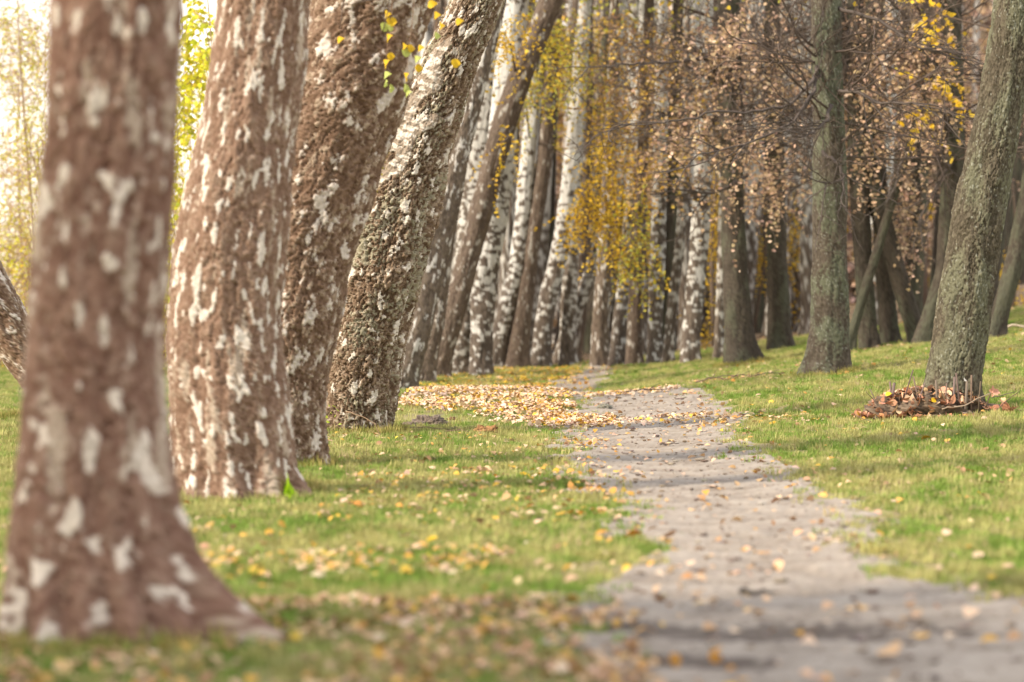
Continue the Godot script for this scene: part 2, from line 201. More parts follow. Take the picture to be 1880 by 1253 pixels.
func path_span(d: float) -> Vector2:
	if d <= PATH[0][0]:
		return Vector2(PATH[0][1], PATH[0][2])
	for i in range(1, PATH.size()):
		if d <= PATH[i][0]:
			var t: float = (d - PATH[i - 1][0]) / (PATH[i][0] - PATH[i - 1][0])
			return Vector2(lerpf(PATH[i - 1][1], PATH[i][1], t), lerpf(PATH[i - 1][2], PATH[i][2], t))
	return Vector2(PATH[-1][1], PATH[-1][2])


# how far inside the path a spot lies, in metres; negative on the grass
func inside_path(x: float, z: float) -> float:
	var s := path_span(-z)
	var rag := 0.22 * rough_noise.get_noise_2d(x * 1.7, z * 0.9) + 0.05
	return minf(x - s.x, s.y - x) + rag


func build_ground() -> void:
	var ds: Array[float] = []
	var d := -14.0
	while d < 5.0:
		ds.append(d)
		d += 1.2
	while d < 150.0:
		ds.append(d)
		d *= 1.0095
	ds.append(170.0)
	ds.append(260.0)
	var xs: Array[float] = []
	for i in range(-110, 111):
		var u := i / 110.0
		xs.append(7.0 * u + 90.0 * u * u * u * u * u)
	var v := PackedVector3Array()
	var c := PackedColorArray()
	var ix := PackedInt32Array()
	var n := xs.size()
	for dd in ds:
		var wide := 1.0 + maxf(0.0, dd) / 60.0
		for x0 in xs:
			var x := x0 * wide
			var z := -dd
			var h := ground(x, z)
			var ins := inside_path(x, z)
			h -= 0.06 * sstep(0.02, 0.3, ins)
			v.append(Vector3(x, h, z))
			var g := smooth_noise.get_noise_2d(x * 0.7 + 31.0, z * 0.5)
			var f := rough_noise.get_noise_2d(x * 6.0, z * 6.0)
			var soil := Vector3(0.20, 0.155, 0.115)
			var turf := Vector3(0.20, 0.21, 0.06).lerp(Vector3(0.29, 0.25, 0.11), sstep(-0.2, 0.5, g + 0.4 * f))
			var col := turf.lerp(soil, sstep(0.15, 0.6, f + 0.3 * g))
			var woods := sstep(47.0, 54.0, dd + 2.0 * g)
			col = col.lerp(Vector3(0.26, 0.17, 0.10).lerp(Vector3(0.33, 0.24, 0.15), clampf(f + 0.5, 0, 1)), woods)
			c.append(Color(col.x, col.y, col.z))
	for r in ds.size() - 1:
		for k in n - 1:
			var p := r * n + k
			ix.append_array([p, p + n + 1, p + 1, p, p + n, p + n + 1])
	var o := put("ground", mesh_of(v, c, ix), earth_mat, self)
	o.set_meta("kind", "structure")
	o.set_meta("label", "rolling park lawn under the trees")


func build_path() -> void:
	var v := PackedVector3Array()
	var c := PackedColorArray()
	var ix := PackedInt32Array()
	var cols := 110
	var d := 3.0
	var rows := 0
	while d < 60.0:
		var s := path_span(d)
		for k in cols + 1:
			var u := float(k) / cols
			var x := lerpf(s.x - 0.35, s.y + 0.35, u)
			var z := -d
			var ins := inside_path(x, z)
			var b := rough_noise.get_noise_2d(x * 1.6, z * 2.6)
			var f := rough_noise.get_noise_2d(x * 9.0 + 5.0, z * 9.0)
			var lumps := maxf(0.0, smooth_noise.get_noise_2d(x * 16.0, z * 16.0) - 0.5) * 0.03
			var h := ground(x, z) + 0.004 - 0.012 * sstep(0.0, 0.5, ins) + 0.018 * b + 0.006 * f + lumps
			h -= 0.05 * (1.0 - sstep(-0.22, -0.02, ins))
			v.append(Vector3(x, h, z))
			var col := Vector3(0.235, 0.197, 0.166).lerp(Vector3(0.345, 0.30, 0.262), clampf(0.5 + 0.7 * b + 0.35 * f + 0.22 * rough_noise.get_noise_2d(x * 28.0, z * 28.0), 0.0, 1.0))
			col = col.lerp(Vector3(0.20, 0.155, 0.125), 0.45 * sstep(0.3, 0.55, f - 0.4 * b))
			# two shallow ruts across the near path, coloured darker than the rest
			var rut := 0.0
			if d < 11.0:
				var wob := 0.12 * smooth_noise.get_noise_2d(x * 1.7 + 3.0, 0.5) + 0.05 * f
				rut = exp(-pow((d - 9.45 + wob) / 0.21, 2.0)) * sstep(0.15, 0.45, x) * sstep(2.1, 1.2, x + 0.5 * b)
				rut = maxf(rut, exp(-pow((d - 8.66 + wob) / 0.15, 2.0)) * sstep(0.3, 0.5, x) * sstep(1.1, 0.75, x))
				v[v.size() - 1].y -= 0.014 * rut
			var rut_dark := sstep(0.30, 0.55, rut + 0.55 * f)
			col = col.lerp(Vector3(0.095, 0.075, 0.065), 0.85 * rut_dark)
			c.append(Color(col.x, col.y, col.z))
		rows += 1
		d *= 1.0036
	for r in rows - 1:
		for k in cols:
			var p := r * (cols + 1) + k
			ix.append_array([p, p + cols + 2, p + 1, p, p + cols + 1, p + cols + 2])
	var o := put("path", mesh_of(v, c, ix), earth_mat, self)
	o.set_meta("kind", "structure")
	o.set_meta("label", "winding path of bare trodden earth")


# share of the turf (0 to 1) that a spot carries
func turf_share(x: float, z: float) -> float:
	var ins := inside_path(x, z)
	if ins > 0.22:
		return 0.0
	var s := 1.0 - 0.93 * sstep(-0.30, 0.06, ins)
	var worn := rough_noise.get_noise_2d(x * 1.9 + 50.0, z * 1.2)
	s *= 1.0 - 0.8 * sstep(0.12, 0.3, worn) * sstep(-1.3, -0.1, ins)
	var d := -z
	var n := smooth_noise.get_noise_2d(x * 0.8 + 9.0, z * 0.6)
	s *= 0.55 + 0.45 * sstep(-0.5, 0.2, n)
	if d < 10.3 and x < 0.6:
		s *= 0.55
	if d > 24.5 and d < 34.0 and x < 1.0 and x > -1.6:
		s *= 0.35
	if d > 41.0:
		s *= 1.0 - 0.8 * sstep(44.0, 52.0, d)
	return s


func build_grass() -> void:
	for sort in 3:
		var mesh := tuft_shape([0.040, 0.032, 0.055][sort], [0.0026, 0.0034, 0.0022][sort], 14, sort)
		var where: Array[Transform3D] = []
		var tint := PackedColorArray()
		var r := RandomNumberGenerator.new()
		r.seed = 100 + sort
		for band in [[6.0, 12.0, 240.0], [12.0, 20.0, 190.0], [20.0, 32.0, 130.0], [32.0, 52.0, 70.0]]:
			var area: float = (band[1] - band[0]) * (band[1] + band[0]) * 0.5 * 0.47
			var many := int(area * band[2])
			for i in many:
				var d: float = sqrt(lerpf(band[0] * band[0], band[1] * band[1], r.randf()))
				var x: float = d * r.randf_range(-0.235, 0.235)
				if r.randf() > turf_share(x, -d):
					continue
				var n := smooth_noise.get_noise_2d(x * 0.7 + 31.0, -d * 0.5)
				var m := rough_noise.get_noise_2d(x * 2.5, -d * 2.0 + 40.0)
				var dry := sstep(-0.12, 0.55, n * 0.6 + m + (0.35 if sort == 2 else 0.0))
				var col := Vector3(0.185, 0.285, 0.05).lerp(Vector3(0.41, 0.39, 0.15), dry)
				if r.randf() < 0.06:
					col = Vector3(0.42, 0.34, 0.19)
				col *= r.randf_range(0.78, 1.2)
				tint.append(Color(col.x, col.y, col.z))
				var k := r.randf_range(0.65, 1.3) * (1.0 + 0.35 * m)
				where.append(Transform3D(Basis(Vector3.UP, r.randf() * TAU).scaled(Vector3(k, k * r.randf_range(0.7, 1.25), k)), Vector3(x, ground(x, -d) - 0.004, -d)))
		for foot in [[-1.56, 9.3, 0.46], [-1.89, 16.4, 0.46], [-1.85, 19.0, 0.36], [-1.55, 24.0, 0.40], [-5.2, 27.0, 0.4], [4.17, 32.0, 0.33], [3.82, 40.0, 0.32]]:
			for i in 130:
				var a := r.randf() * TAU
				var rad: float = foot[2] * r.randf_range(0.85, 1.35)
				var x: float = foot[0] + cos(a) * rad
				var z: float = -foot[1] + sin(a) * rad
				var k := r.randf_range(1.2, 2.2)
				var col := Vector3(0.20, 0.25, 0.05).lerp(Vector3(0.50, 0.40, 0.15), r.randf())
				tint.append(Color(col.x, col.y, col.z))
				where.append(Transform3D(Basis(Vector3.UP, r.randf() * TAU).scaled(Vector3(k * 0.8, k, k * 0.8)), Vector3(x, ground(x, z) - 0.004, z)))
		scatter("grass", mesh, where, tint, grass_mat, self, ["short green grass of the lawn", "broad bladed grass among the short lawn", "dry thin grass stalks in the lawn"][sort])


# ------------------------------------------------------------------ trees

func tree(called: String, style: String, label: String, group: String, at: Vector3, spine: Array, seg: int, rows: int, seen_top: float, extra: Dictionary) -> Node3D:
	var o := Node3D.new()
	o.name = numbered(called)
	o.position = Vector3(at.x, ground(at.x, at.z), at.z)
	o.set_meta("label", label)
	o.set_meta("category", "tree")
	o.set_meta("group", group)
	add_child(o)
	spines[str(o.name)] = spine
	var sd := float(names[called]) * 17.31 + (400.0 if called == "linden_tree" else 0.0)
	put("trunk", trunk_shape(spine, seg, rows, seen_top, style, sd, extra), bark_mat, o)
	if extra.has("fork"):
		var branch: Array = []
		var a: Array = sample(spine, 2.15)
		for i in 9:
			var y := 2.15 + i * 0.75
			branch.append([a[0] + (y - 2.15) * 0.36 + 0.02, y, maxf(0.05, a[2] * (0.62 - 0.03 * i))])
		put("limb", trunk_shape(branch, 120, 240, seen_top, style, sd + 5.0, {"roots": []}), bark_mat, o)
	# limbs above the picture and a thin autumn crown
	var r := RandomNumberGenerator.new()
	r.seed = int(sd * 10.0) + 3
	var top: Array = spine[-1]
	var high: float = top[1]
	for i in 5:
		var y := lerpf(maxf(seen_top + 0.3, high * 0.62), high * 0.97, i / 4.0)
		var s: Array = sample(spine, y)
		var acc := Acc.new()
		var ang := r.randf() * TAU
		grow(acc, r, Vector3(s[0], y, s[3]), Vector3(cos(ang), r.randf_range(0.5, 1.1), sin(ang)).normalized(), r.randf_range(1.4, 2.4), s[2] * 0.42, 2, Color(0.12, 0.095, 0.08))
		put("limb", acc.mesh(), twig_mat, o)
	var cr := MultiMeshInstance3D.new()
	cr.name = "crown"
	cr.multimesh = far_crown
	cr.material_override = live_leaf_mat
	cr.position = Vector3(top[0], high * 0.9, top[3] if top.size() > 3 else 0.0)
	cr.rotation.y = r.randf() * TAU
	cr.set_meta("kind", "stuff")
	o.add_child(cr, true)
	return o


# the spine at height y: x, y, radius, z
func sample(spine: Array, y: float) -> Array:
	var n := spine.size()
	if y <= spine[0][1]:
		return [spine[0][0], y, spine[0][2], 0.0]
	for i in range(1, n):
		if y <= spine[i][1]:
			var a: Array = spine[i - 1]
			var b: Array = spine[i]
			var p: Array = spine[maxi(0, i - 2)]
			var q: Array = spine[mini(n - 1, i + 1)]
			var t: float = (y - a[1]) / (b[1] - a[1])
			var span: float = b[1] - a[1]
			var ma: float = span * (b[0] - p[0]) / maxf(0.01, b[1] - p[1])
			var mb: float = span * (q[0] - a[0]) / maxf(0.01, q[1] - a[1])
			var t2 := t * t
			var t3 := t2 * t
			var x: float = (2 * t3 - 3 * t2 + 1) * a[0] + (t3 - 2 * t2 + t) * ma + (-2 * t3 + 3 * t2) * b[0] + (t3 - t2) * mb
			return [x, y, lerpf(a[2], b[2], t), 0.0]
	return [spine[-1][0], y, spine[-1][2], 0.0]


func trunk_shape(spine: Array, seg: int, rows: int, seen_top: float, style: String, sd: float, extra: Dictionary) -> ArrayMesh:
	var b: Dictionary = BARKS[style]
	var v := PackedVector3Array()
	var c := PackedColorArray()
	var ix := PackedInt32Array()
	var ys := PackedFloat32Array()
	var low: float = spine[0][1]
	var high: float = spine[-1][1]
	for i in rows:
		ys.append(lerpf(low, minf(seen_top, high), float(i) / (rows - 1)))
	if seen_top < high:
		for i in 16:
			ys.append(lerpf(seen_top, high, (i + 1) / 16.0))
	var mid: Array = sample(spine, 1.5)
	var rr: float = mid[2]
	var roots: Array = extra.get("roots", [[0.3, 0.10, 0.6, 0.22], [2.2, 0.08, 0.6, 0.2], [4.3, 0.08, 0.6, 0.2]])
	var ridge: Array = extra.get("ridge", [])
	var pf: Vector2 = b.pf
	var cf: Vector2 = b.cf
	var soft: float = b.soft
	var flake: float = b.get("flake", 0.0)
	var cream: float = b.get("cream", 0.0)
	var fissure: float = b.get("fissure", 0.0)
	var fleck: float = b.get("fleck", 0.0)
	var rag: float = b.get("rag", 0.5)
	var dark: Vector3 = b.a
	var pale: Vector3 = b.b
	var white: Vector3 = b.w
	var th0: float = b.th
	var slope: float = b.slope
	var ra: float = b.ra
	var fa: float = b.fa
	var panel: bool = b.has("panel")
	var specks: bool = b.has("specks")
	var birch := not style.begins_with("linden")
	var cosines := PackedFloat32Array()
	var sines := PackedFloat32Array()
	for k in seg:
		cosines.append(cos(TAU * k / seg))
		sines.append(sin(TAU * k / seg))
	for y in ys:
		var s: Array = sample(spine, y)
		var lobe := 0.035 * smooth_noise.get_noise_2d(y * 0.9, sd)
		var th := th0 - slope * clampf(y, 0.0, 4.6)
		for k in seg:
			var ca := cosines[k]
			var sa := sines[k]
			var ang := TAU * k / seg
			var r: float = s[2] * (1.0 + 0.07 * smooth_noise.get_noise_3d(ca * 1.4, y * 1.1, sa * 1.4 + sd) + 0.03 * smooth_noise.get_noise_3d(ca * 3.5, y * 2.6, sa * 3.5 + sd) + lobe)
			for root in roots:
				if y < root[3] * 5.0:
					var da := wrapf(ang - root[0], -PI, PI) / float(root[2])
					r += root[1] * exp(-da * da) * exp(-maxf(y, -0.1) / root[3])
			var fluted := 0.0
			if ridge:
				# a second rounded ridge grown along the trunk with a groove before it
				var da := wrapf(ang - (ridge[0] + TAU), -PI, PI)
				fluted = exp(-pow(da / ridge[2], 2.0))
				r *= 1.0 - 0.13 * exp(-pow((da - 1.02) / 0.16, 2.0))
				r += 0.02 * fluted
			var px := ca * rr
			var pz := sa * rr + sd
			var n1 := smooth_noise.get_noise_3d(px * pf.x, y * pf.y, pz * pf.x)
			var n2 := rough_noise.get_noise_3d(px * 22.0, y * 16.0, pz * 22.0)
			var warp := 0.5 * smooth_noise.get_noise_3d(px * 4.0, y * 4.0, pz * 4.0 + 9.0)
			var q1 := Vector3(px * cf.x + warp * 1.6, y * cf.y + warp, pz * cf.x + warp * 1.6 + sd) + Vector3(n2, n2 * 0.7, -n2) * 0.55
			var crack := crack_noise.get_noise_3dv(q1) + 1.0
			var plate := plate_noise.get_noise_3dv(q1)
			var w := 0.0
			var tint := white
			if birch:
				w = sstep(th - soft * 0.6, th + soft * 0.6, n1 + rag * n2)
				if flake > 0.0:
					# single pale flakes of bark; more of them on the ridge
					w = maxf(w, sstep(0.0, 0.22, plate * 0.5 + 0.55 * n1 + 0.5 * n2 - flake + 0.22 * fluted))
			else:
				w = 0.75 * sstep(th - soft, th + soft, n1 + 0.6 * n2 + 0.35 * plate)
			if panel:
				# smooth papery bark high up on the side that faces the path
				var pn := exp(-pow(wrapf(ang - 2.0, -PI, PI) / 0.62, 2.0)) * sstep(2.15, 2.8, y) * sstep(4.2, 3.6, y)
				var paper := sstep(0.55, 0.66, pn + 0.6 * smooth_noise.get_noise_3d(px * 3.4, y * 3.2, pz * 3.4 + 4.0))
				if paper > 0.0:
					var streak := rough_noise.get_noise_3d(px * 5.0, y * 17.0 + px * 5.0, pz * 5.0)
					tint = white.lerp(Vector3(0.30, 0.24, 0.19), sstep(-0.30, 0.12, streak))
					w = maxf(w, paper)
			var scale_tilt := smooth_noise.get_noise_3d(px * cf.x * 1.9 + 7.0, y * cf.y * 1.6, pz * cf.x * 1.9)
			var relief := ra * (0.85 * sstep(0.0, 0.17, crack) - 0.65 + 0.4 * plate + 0.35 * scale_tilt)
			if fissure > 0.0:
				var fs := absf(smooth_noise.get_noise_3d(px * 9.0 + warp * 1.2 + 0.3 * n2, y * 1.5, pz * 9.0 + warp * 1.2))
				relief -= fissure * (1.0 - sstep(0.0, 0.16, fs)) * (1.0 - 0.8 * w)
			if birch:
				relief = lerpf(relief, ra * 0.3, w * 0.7)
			r += relief + fa * n2
			var col := dark.lerp(pale, clampf(0.45 + 0.38 * plate + 0.9 * n2, 0.0, 1.0))
			if cream > 0.0:
				var strips := smooth_noise.get_noise_3d(px * 8.0, y * 1.6, pz * 8.0 + 33.0)
				col = col.lerp(Vector3(0.47, 0.39, 0.32), 0.75 * sstep(cream, cream + 0.3, strips + 0.35 * n2))
			col = col.lerp(tint * (0.93 + 0.25 * n2), w)
			if fleck > 0.0:
				# many small raised scales of paler cork
				var q2 := Vector3(px * 33.0 + n2 * 0.8, y * 21.0 + n2 * 0.6, pz * 33.0 + sd)
				var sc := plate_noise.get_noise_3dv(q2)
				var edge := crack_noise.get_noise_3dv(q2) + 1.0
				var f2 := sstep(0.30, 0.62, sc + 0.35 * n1) * sstep(0.02, 0.16, edge)
				col = col.lerp(Vector3(0.48, 0.385, 0.30), fleck * f2 * (1.0 - w))
				r += 0.006 * (f2 - 0.3)
			if panel:
				# grey green lichen crust in grains, moss on the left edge of the trunk
				var lich := sstep(0.12, 0.4, n2 + 0.6 * smooth_noise.get_noise_3d(px * 2.0, y * 1.6, pz * 2.0 + 60.0))
				col = col.lerp(Vector3(0.36, 0.36, 0.27), 0.55 * lich * (1.0 - w))
				var moss := exp(-pow(wrapf(ang - 2.72, -PI, PI) / 0.5, 2.0)) * exp(-pow((y - 2.42) / 0.42, 2.0)) * 1.25
				moss = sstep(0.42, 0.56, moss + 0.6 * n2)
				col = col.lerp(Vector3(0.23, 0.19, 0.02), moss)
				r += 0.012 * moss
			if specks:
				var n5 := smooth_noise.get_noise_3d(px * 26.0, y * 20.0, pz * 26.0 + 90.0)
				col = col.lerp(Vector3(0.42, 0.43, 0.38), 0.35 * sstep(0.60, 0.74, n5 + 0.2 * n1))
			v.append(Vector3(s[0] + ca * r, y, sa * r))
			c.append(Color(maxf(0.01, col.x), maxf(0.01, col.y), maxf(0.01, col.z)))
	var m := ys.size()
	for i in m - 1:
		for k in seg:
			var k2 := (k + 1) % seg
			var p := i * seg + k
			var q := i * seg + k2
			ix.append_array([p, q, q + seg, p, q + seg, p + seg])
	v.append(Vector3(spine[-1][0], high + 0.02, 0.0))
	c.append(Color(dark.x, dark.y, dark.z))
	for k in seg:
		ix.append_array([(m - 1) * seg + k, (m - 1) * seg + (k + 1) % seg, v.size() - 1])
	return mesh_of(v, c, ix)


func crown_multimesh() -> MultiMesh:
	var r := RandomNumberGenerator.new()
	r.seed = 55
	var m := MultiMesh.new()
	m.transform_format = MultiMesh.TRANSFORM_3D
	m.use_colors = true
	m.mesh = leaf_shape(0.09, 0.07, 0.01)
	m.instance_count = 900
	for i in 900:
		var p := Vector3(r.randfn(), r.randfn(), r.randfn()) * Vector3(1.3, 1.5, 1.3)
		m.set_instance_transform(i, Transform3D(turned(r), p))
		m.set_instance_color(i, vary(GOLD_GREEN[r.randi() % 4], r, 0.25))
	return m


func build_far_trees() -> void:
	var r := RandomNumberGenerator.new()
	r.seed = 808
	var kinds: Array = []
	for k in 6:
		var o := Node3D.new()
		var lean := r.randf_range(0.02, 0.09)
		var spine: Array = []
		var ph := r.randf() * TAU
		for i in 8:
			var y := -0.3 + i * 2.0
			spine.append([lean * y + 0.12 * sin(ph + y * 0.4), y, lerpf(0.21, 0.07, i / 7.0)])
		put("trunk", trunk_shape(spine, 30, 110, 11.0, ["mid_white", "mid_mottle", "mid_dark", "mid_brown", "linden_dark", "mid_mottle"][k], 900.0 + k * 13.0, {}), bark_mat, o)
		kinds.append(o)
	var n := 0
	for i in 175:
		var d := 51.5 + 42.0 * pow((i + 0.5) / 175.0, 1.3)
		var u := r.randf_range(-0.055, 0.232)
		if i % 2 == 0:
			u = r.randf_range(-0.06, 0.10)
		var x := u * d
		var k := r.randi() % 6
		if u > 0.14 and r.randf() < 0.4:
			k = 4
		var o: Node3D = kinds[k].duplicate()
		o.name = numbered("forest_linden" if k == 4 else "forest_birch")
		o.position = Vector3(x, ground(x, -d), -d)
		o.rotation.y = r.randf_range(-0.9, 0.9)
		var s := r.randf_range(0.7, 1.15)
		o.scale = Vector3(s, r.randf_range(0.95, 1.25), s)
		o.set_meta("category", "tree")
		var look: String = ["white birch trunk", "black and white banded birch trunk", "dark birch trunk with white flecks", "plain brown birch trunk", "dark bare linden trunk", "speckled grey birch trunk"][k]
		var zone := "behind the leaning left birches" if u < 0.0 else "behind the end of the path" if u < 0.075 else "behind the bent linden" if u < 0.135 else "behind the crossed trunks"
		o.set_meta("label", "blurred %s in the wood %s" % [look, zone])
		o.set_meta("group", "%s group in the wood %s" % [look, zone])
		add_child(o)
		n += 1
	for o in kinds:
		o.free()


# ------------------------------------------------------------------ foliage

# a small tree whose hanging twigs carry autumn leaves. clouds: [x, y, radius across, radius up, leaves]
func foliage_tree(called: String, label: String, group: String, x: float, d: float, high: float, thick: float, clouds: Array, palette: Array, hang: float, size: float, sd: int, strands := 0.5, twig_tone := Color(0.15, 0.11, 0.09)) -> void:
	var o := Node3D.new()
	o.name = numbered(called)
	var g := ground(x, -d)
	o.position = Vector3(x, g, -d)
	o.set_meta("label", label)
	o.set_meta("category", "tree")
	o.set_meta("group", group)
	add_child(o)
	var stem := Acc.new()
	var pts := PackedVector3Array()
	for i in 9:
		var t := i / 8.0
		pts.append(Vector3(0.25 * sin(t * 3.0 + sd), high * t - 0.15 * (1.0 - t), 0.25 * sin(t * 2.1 + sd * 2.0)))
	stem.tube(pts, thick, thick * 0.25, 8, twig_tone)
	put("trunk", stem.mesh(), twig_mat, o)
	leafy(o, pts, clouds, palette, hang, size, sd, strands, thick, twig_tone)


# leaf bearing branches on a tree that stands already. clouds as above, with the distance from the camera as a sixth number
func leafy_branches(owner_name: String, clouds: Array, palette: Array, hang: float, size: float, sd: int, strands := 0.5) -> void:
	var o: Node3D = get_node(owner_name)
	var spine: Array = spines[owner_name]
	var pts := PackedVector3Array()
	for i in 12:
		var q: Array = sample(spine, 1.6 + 0.6 * i)
		pts.append(Vector3(q[0], q[1], 0.0))
	leafy(o, pts, clouds, palette, hang, size, sd, strands, 0.07, Color(0.14, 0.105, 0.09))


func leafy(o: Node3D, pts: PackedVector3Array, clouds: Array, palette: Array, hang: float, size: float, sd: int, strands: float, thick: float, twig_tone: Color) -> void:
	var r := RandomNumberGenerator.new()
	r.seed = sd
	var where: Array[Transform3D] = []
	var tint := PackedColorArray()
	for cl in clouds:
		var twigs := Acc.new()
		var mid := Vector3(cl[0] - o.position.x, cl[1] - o.position.y, (-cl[5] - o.position.z) if cl.size() > 5 else 0.0)
		var root := pts[2]
		for q in pts:
			if q.y < mid.y - 0.5 and q.y > root.y:
				root = q
		var arm := PackedVector3Array([root, root.lerp(mid, 0.5) + Vector3(0, 0.25, 0), mid])
		twigs.tube(arm, thick * 0.3, 0.010, 5, twig_tone)
		var left: int = int(cl[4] * (1.9 if palette == TAN else 2.4))
		while left > 0:
			# a twig from inside the cloud, drooping, with leaves along it
			var p := mid + Vector3(r.randfn() * cl[2], r.randfn() * cl[3], r.randfn() * minf(1.6, cl[2] + 0.4)) * 0.52
			var dir := Vector3(r.randfn() * 0.8, r.randfn() * 0.5 - hang, r.randfn() * 0.8).normalized()
			var tw := PackedVector3Array([p])
			var count := r.randi_range(7, 15)
			for i in count:
				dir = (dir + Vector3(r.randfn() * 0.2, r.randfn() * 0.2 - 0.12 * hang, r.randfn() * 0.2)).normalized()
				p += dir * r.randf_range(0.05, 0.11)
				tw.append(p)
				var bas := Basis(Vector3(r.randfn() * 0.5, 0, r.randfn() * 0.5).normalized(), r.randfn() * 0.5) * Basis(Vector3.UP, r.randf() * TAU) * Basis(Vector3.RIGHT, PI * 0.5 * r.randf_range(0.6, 1.25))
				where.append(Transform3D(bas.scaled(Vector3.ONE * size * r.randf_range(0.7, 1.3)), p + inball(r) * 0.05))
				tint.append(vary(palette[r.randi() % palette.size()], r, 0.22))
			left -= count
			if r.randf() < strands:
				twigs.tube(tw, 0.006, 0.003, 3, twig_tone)
		put("twigs", twigs.mesh(), twig_mat, o).set_meta("kind", "stuff")
	scatter("crown", leaf_meshes[2], where, tint, live_leaf_mat, o, "")


func build_foliage() -> void:
	# golden sprays hanging on the birches of the row, before the white trunks
	leafy_branches("birch_tree_014", [[1.85, 4.45, 0.32, 0.75, 300, 46.0], [1.75, 3.52, 0.34, 0.5, 300, 46.0], [2.03, 2.74, 0.40, 0.34, 180, 46.0], [1.35, 3.15, 0.22, 0.4, 120, 46.0]], GOLD, 1.2, 0.8, 1)
	leafy_branches("birch_tree_016", [[2.27, 2.26, 0.24, 0.26, 170, 44.0], [2.39, 3.07, 0.2, 0.4, 90, 44.0]], GOLD_GREEN, 1.2, 0.8, 2)
	leafy_branches("birch_tree_009", [[0.69, 6.59, 0.7, 0.6, 420, 47.0], [0.21, 5.39, 0.35, 0.5, 170, 46.0], [1.14, 5.96, 0.5, 0.6, 260, 46.0]], GOLD_GREEN, 0.9, 0.8, 8)
	leafy_branches("birch_tree_006", [[-0.14, 6.03, 0.4, 0.5, 170, 42.0], [-0.05, 4.19, 0.2, 0.3, 40, 41.5]], GOLD, 0.9, 0.8, 28)
	leafy_branches("birch_tree_015", [[2.49, 5.86, 0.9, 0.7, 260, 44.0], [1.81, 5.20, 0.6, 0.5, 240, 44.5], [2.95, 4.72, 0.7, 0.5, 170, 43.5], [2.09, 6.45, 0.7, 0.5, 190, 44.0]], TAN_GOLD, 0.9, 0.85, 9)
	leafy_branches("birch_tree_019", [[3.17, 5.60, 0.8, 0.8, 330, 42.5], [2.74, 3.78, 0.55, 0.35, 130, 42.5], [2.33, 4.10, 0.5, 0.4, 120, 43.0]], TAN_GOLD, 0.9, 0.9, 10)
	# dry tan leaves on the lindens
	leafy_branches("linden_tree_002", [[3.40, 5.63, 0.75, 0.6, 560, 38.5], [2.87, 4.41, 0.6, 0.5, 300, 38.5], [3.92, 3.98, 0.45, 0.5, 200, 38.5], [3.57, 3.02, 0.2, 0.35, 40, 38.5]], TAN, 0.9, 0.9, 11)
	leafy_branches("linden_tree_003", [[4.65, 5.55, 0.6, 0.8, 560, 42.0], [4.37, 3.46, 0.5, 0.5, 210, 42.0], [5.06, 4.00, 0.35, 0.5, 170, 43.0]], TAN, 0.9, 0.9, 12)
	leafy_branches("linden_tree_007", [[6.06, 5.18, 0.6, 0.7, 520, 38.3], [5.72, 3.88, 0.4, 0.5, 170, 38.3], [5.75, 5.98, 0.4, 0.4, 200, 38.5]], TAN, 0.9, 0.9, 13)
	leafy_branches("linden_tree_008", [[6.33, 4.49, 0.5, 0.6, 320, 37.3], [6.51, 3.18, 0.45, 0.6, 330, 40.0], [6.46, 5.53, 0.5, 0.5, 280, 37.6], [6.49, 2.39, 0.3, 0.3, 80, 41.0]], TAN, 0.9, 0.9, 14)
	leafy_branches("linden_tree_009", [[6.31, 4.33, 0.12, 0.12, 14, 36.5], [6.40, 5.70, 0.3, 0.2, 30, 36.5], [6.56, 4.68, 0.25, 0.3, 30, 36.7]], GOLD, 0.6, 1.2, 15)
	# small trees of their own behind the rows
	var gp := "small leafy trees behind the birch row"
	foliage_tree("golden_birch", "slim column of golden leaves between the slender white birch and the broad one", gp, 0.1, 56.0, 8.0, 0.05, [[0.25, 4.95, 0.14, 1.5, 500], [-0.06, 2.80, 0.10, 0.7, 160]], GOLD, 1.6, 0.8, 3)
	foliage_tree("golden_birch", "slim column of golden leaves left of the dark bent linden", gp, 4.55, 52.0, 7.0, 0.05, [[4.37, 2.81, 0.14, 1.2, 280], [4.27, 0.81, 0.08, 0.6, 100], [4.35, 3.98, 0.2, 0.4, 110]], GOLD, 1.6, 0.8, 4)
	foliage_tree("golden_birch", "yellow leaved birch seen between the plain grey linden and the upright one", gp, 6.3, 55.0, 6.4, 0.05, [[6.53, 3.27, 0.35, 0.7, 160], [6.41, 2.40, 0.25, 0.5, 60], [6.80, 1.53, 0.12, 0.6, 80]], GOLD, 1.4, 0.8, 5)
	foliage_tree("golden_birch", "narrow yellow sapling seen between the bent linden and the plain grey one", gp, 5.55, 55.0, 4.4, 0.04, [[5.63, 2.65, 0.12, 0.7, 120]], GOLD, 1.5, 0.8, 6)
	foliage_tree("golden_birch", "yellow sapling at the right edge behind the leaning dark linden", gp, 10.6, 52.0, 5.0, 0.04, [[10.88, 1.28, 0.18, 0.8, 140], [10.52, 2.22, 0.12, 0.6, 80]], GOLD, 1.5, 0.8, 7)
	foliage_tree("golden_birch", "golden leaved birch filling the gap above the end of the path", gp, 2.6, 54.0, 9.0, 0.06, [[1.83, 5.68, 0.8, 0.9, 240], [3.18, 4.09, 0.7, 0.8, 110], [2.56, 7.39, 1.2, 0.8, 240]], GOLD, 1.0, 0.85, 29)
	foliage_tree("tan_leaved_tree", "tall tan leaved tree far back over the middle of the wood", gp, 6.0, 60.0, 11.0, 0.1, [[5.0, 7.5, 2.0, 1.3, 700], [7.0, 7.0, 2.0, 1.4, 700], [4.0, 6.0, 1.6, 1.1, 420], [8.2, 5.2, 1.4, 1.1, 400]], TAN, 0.7, 1.05, 16)
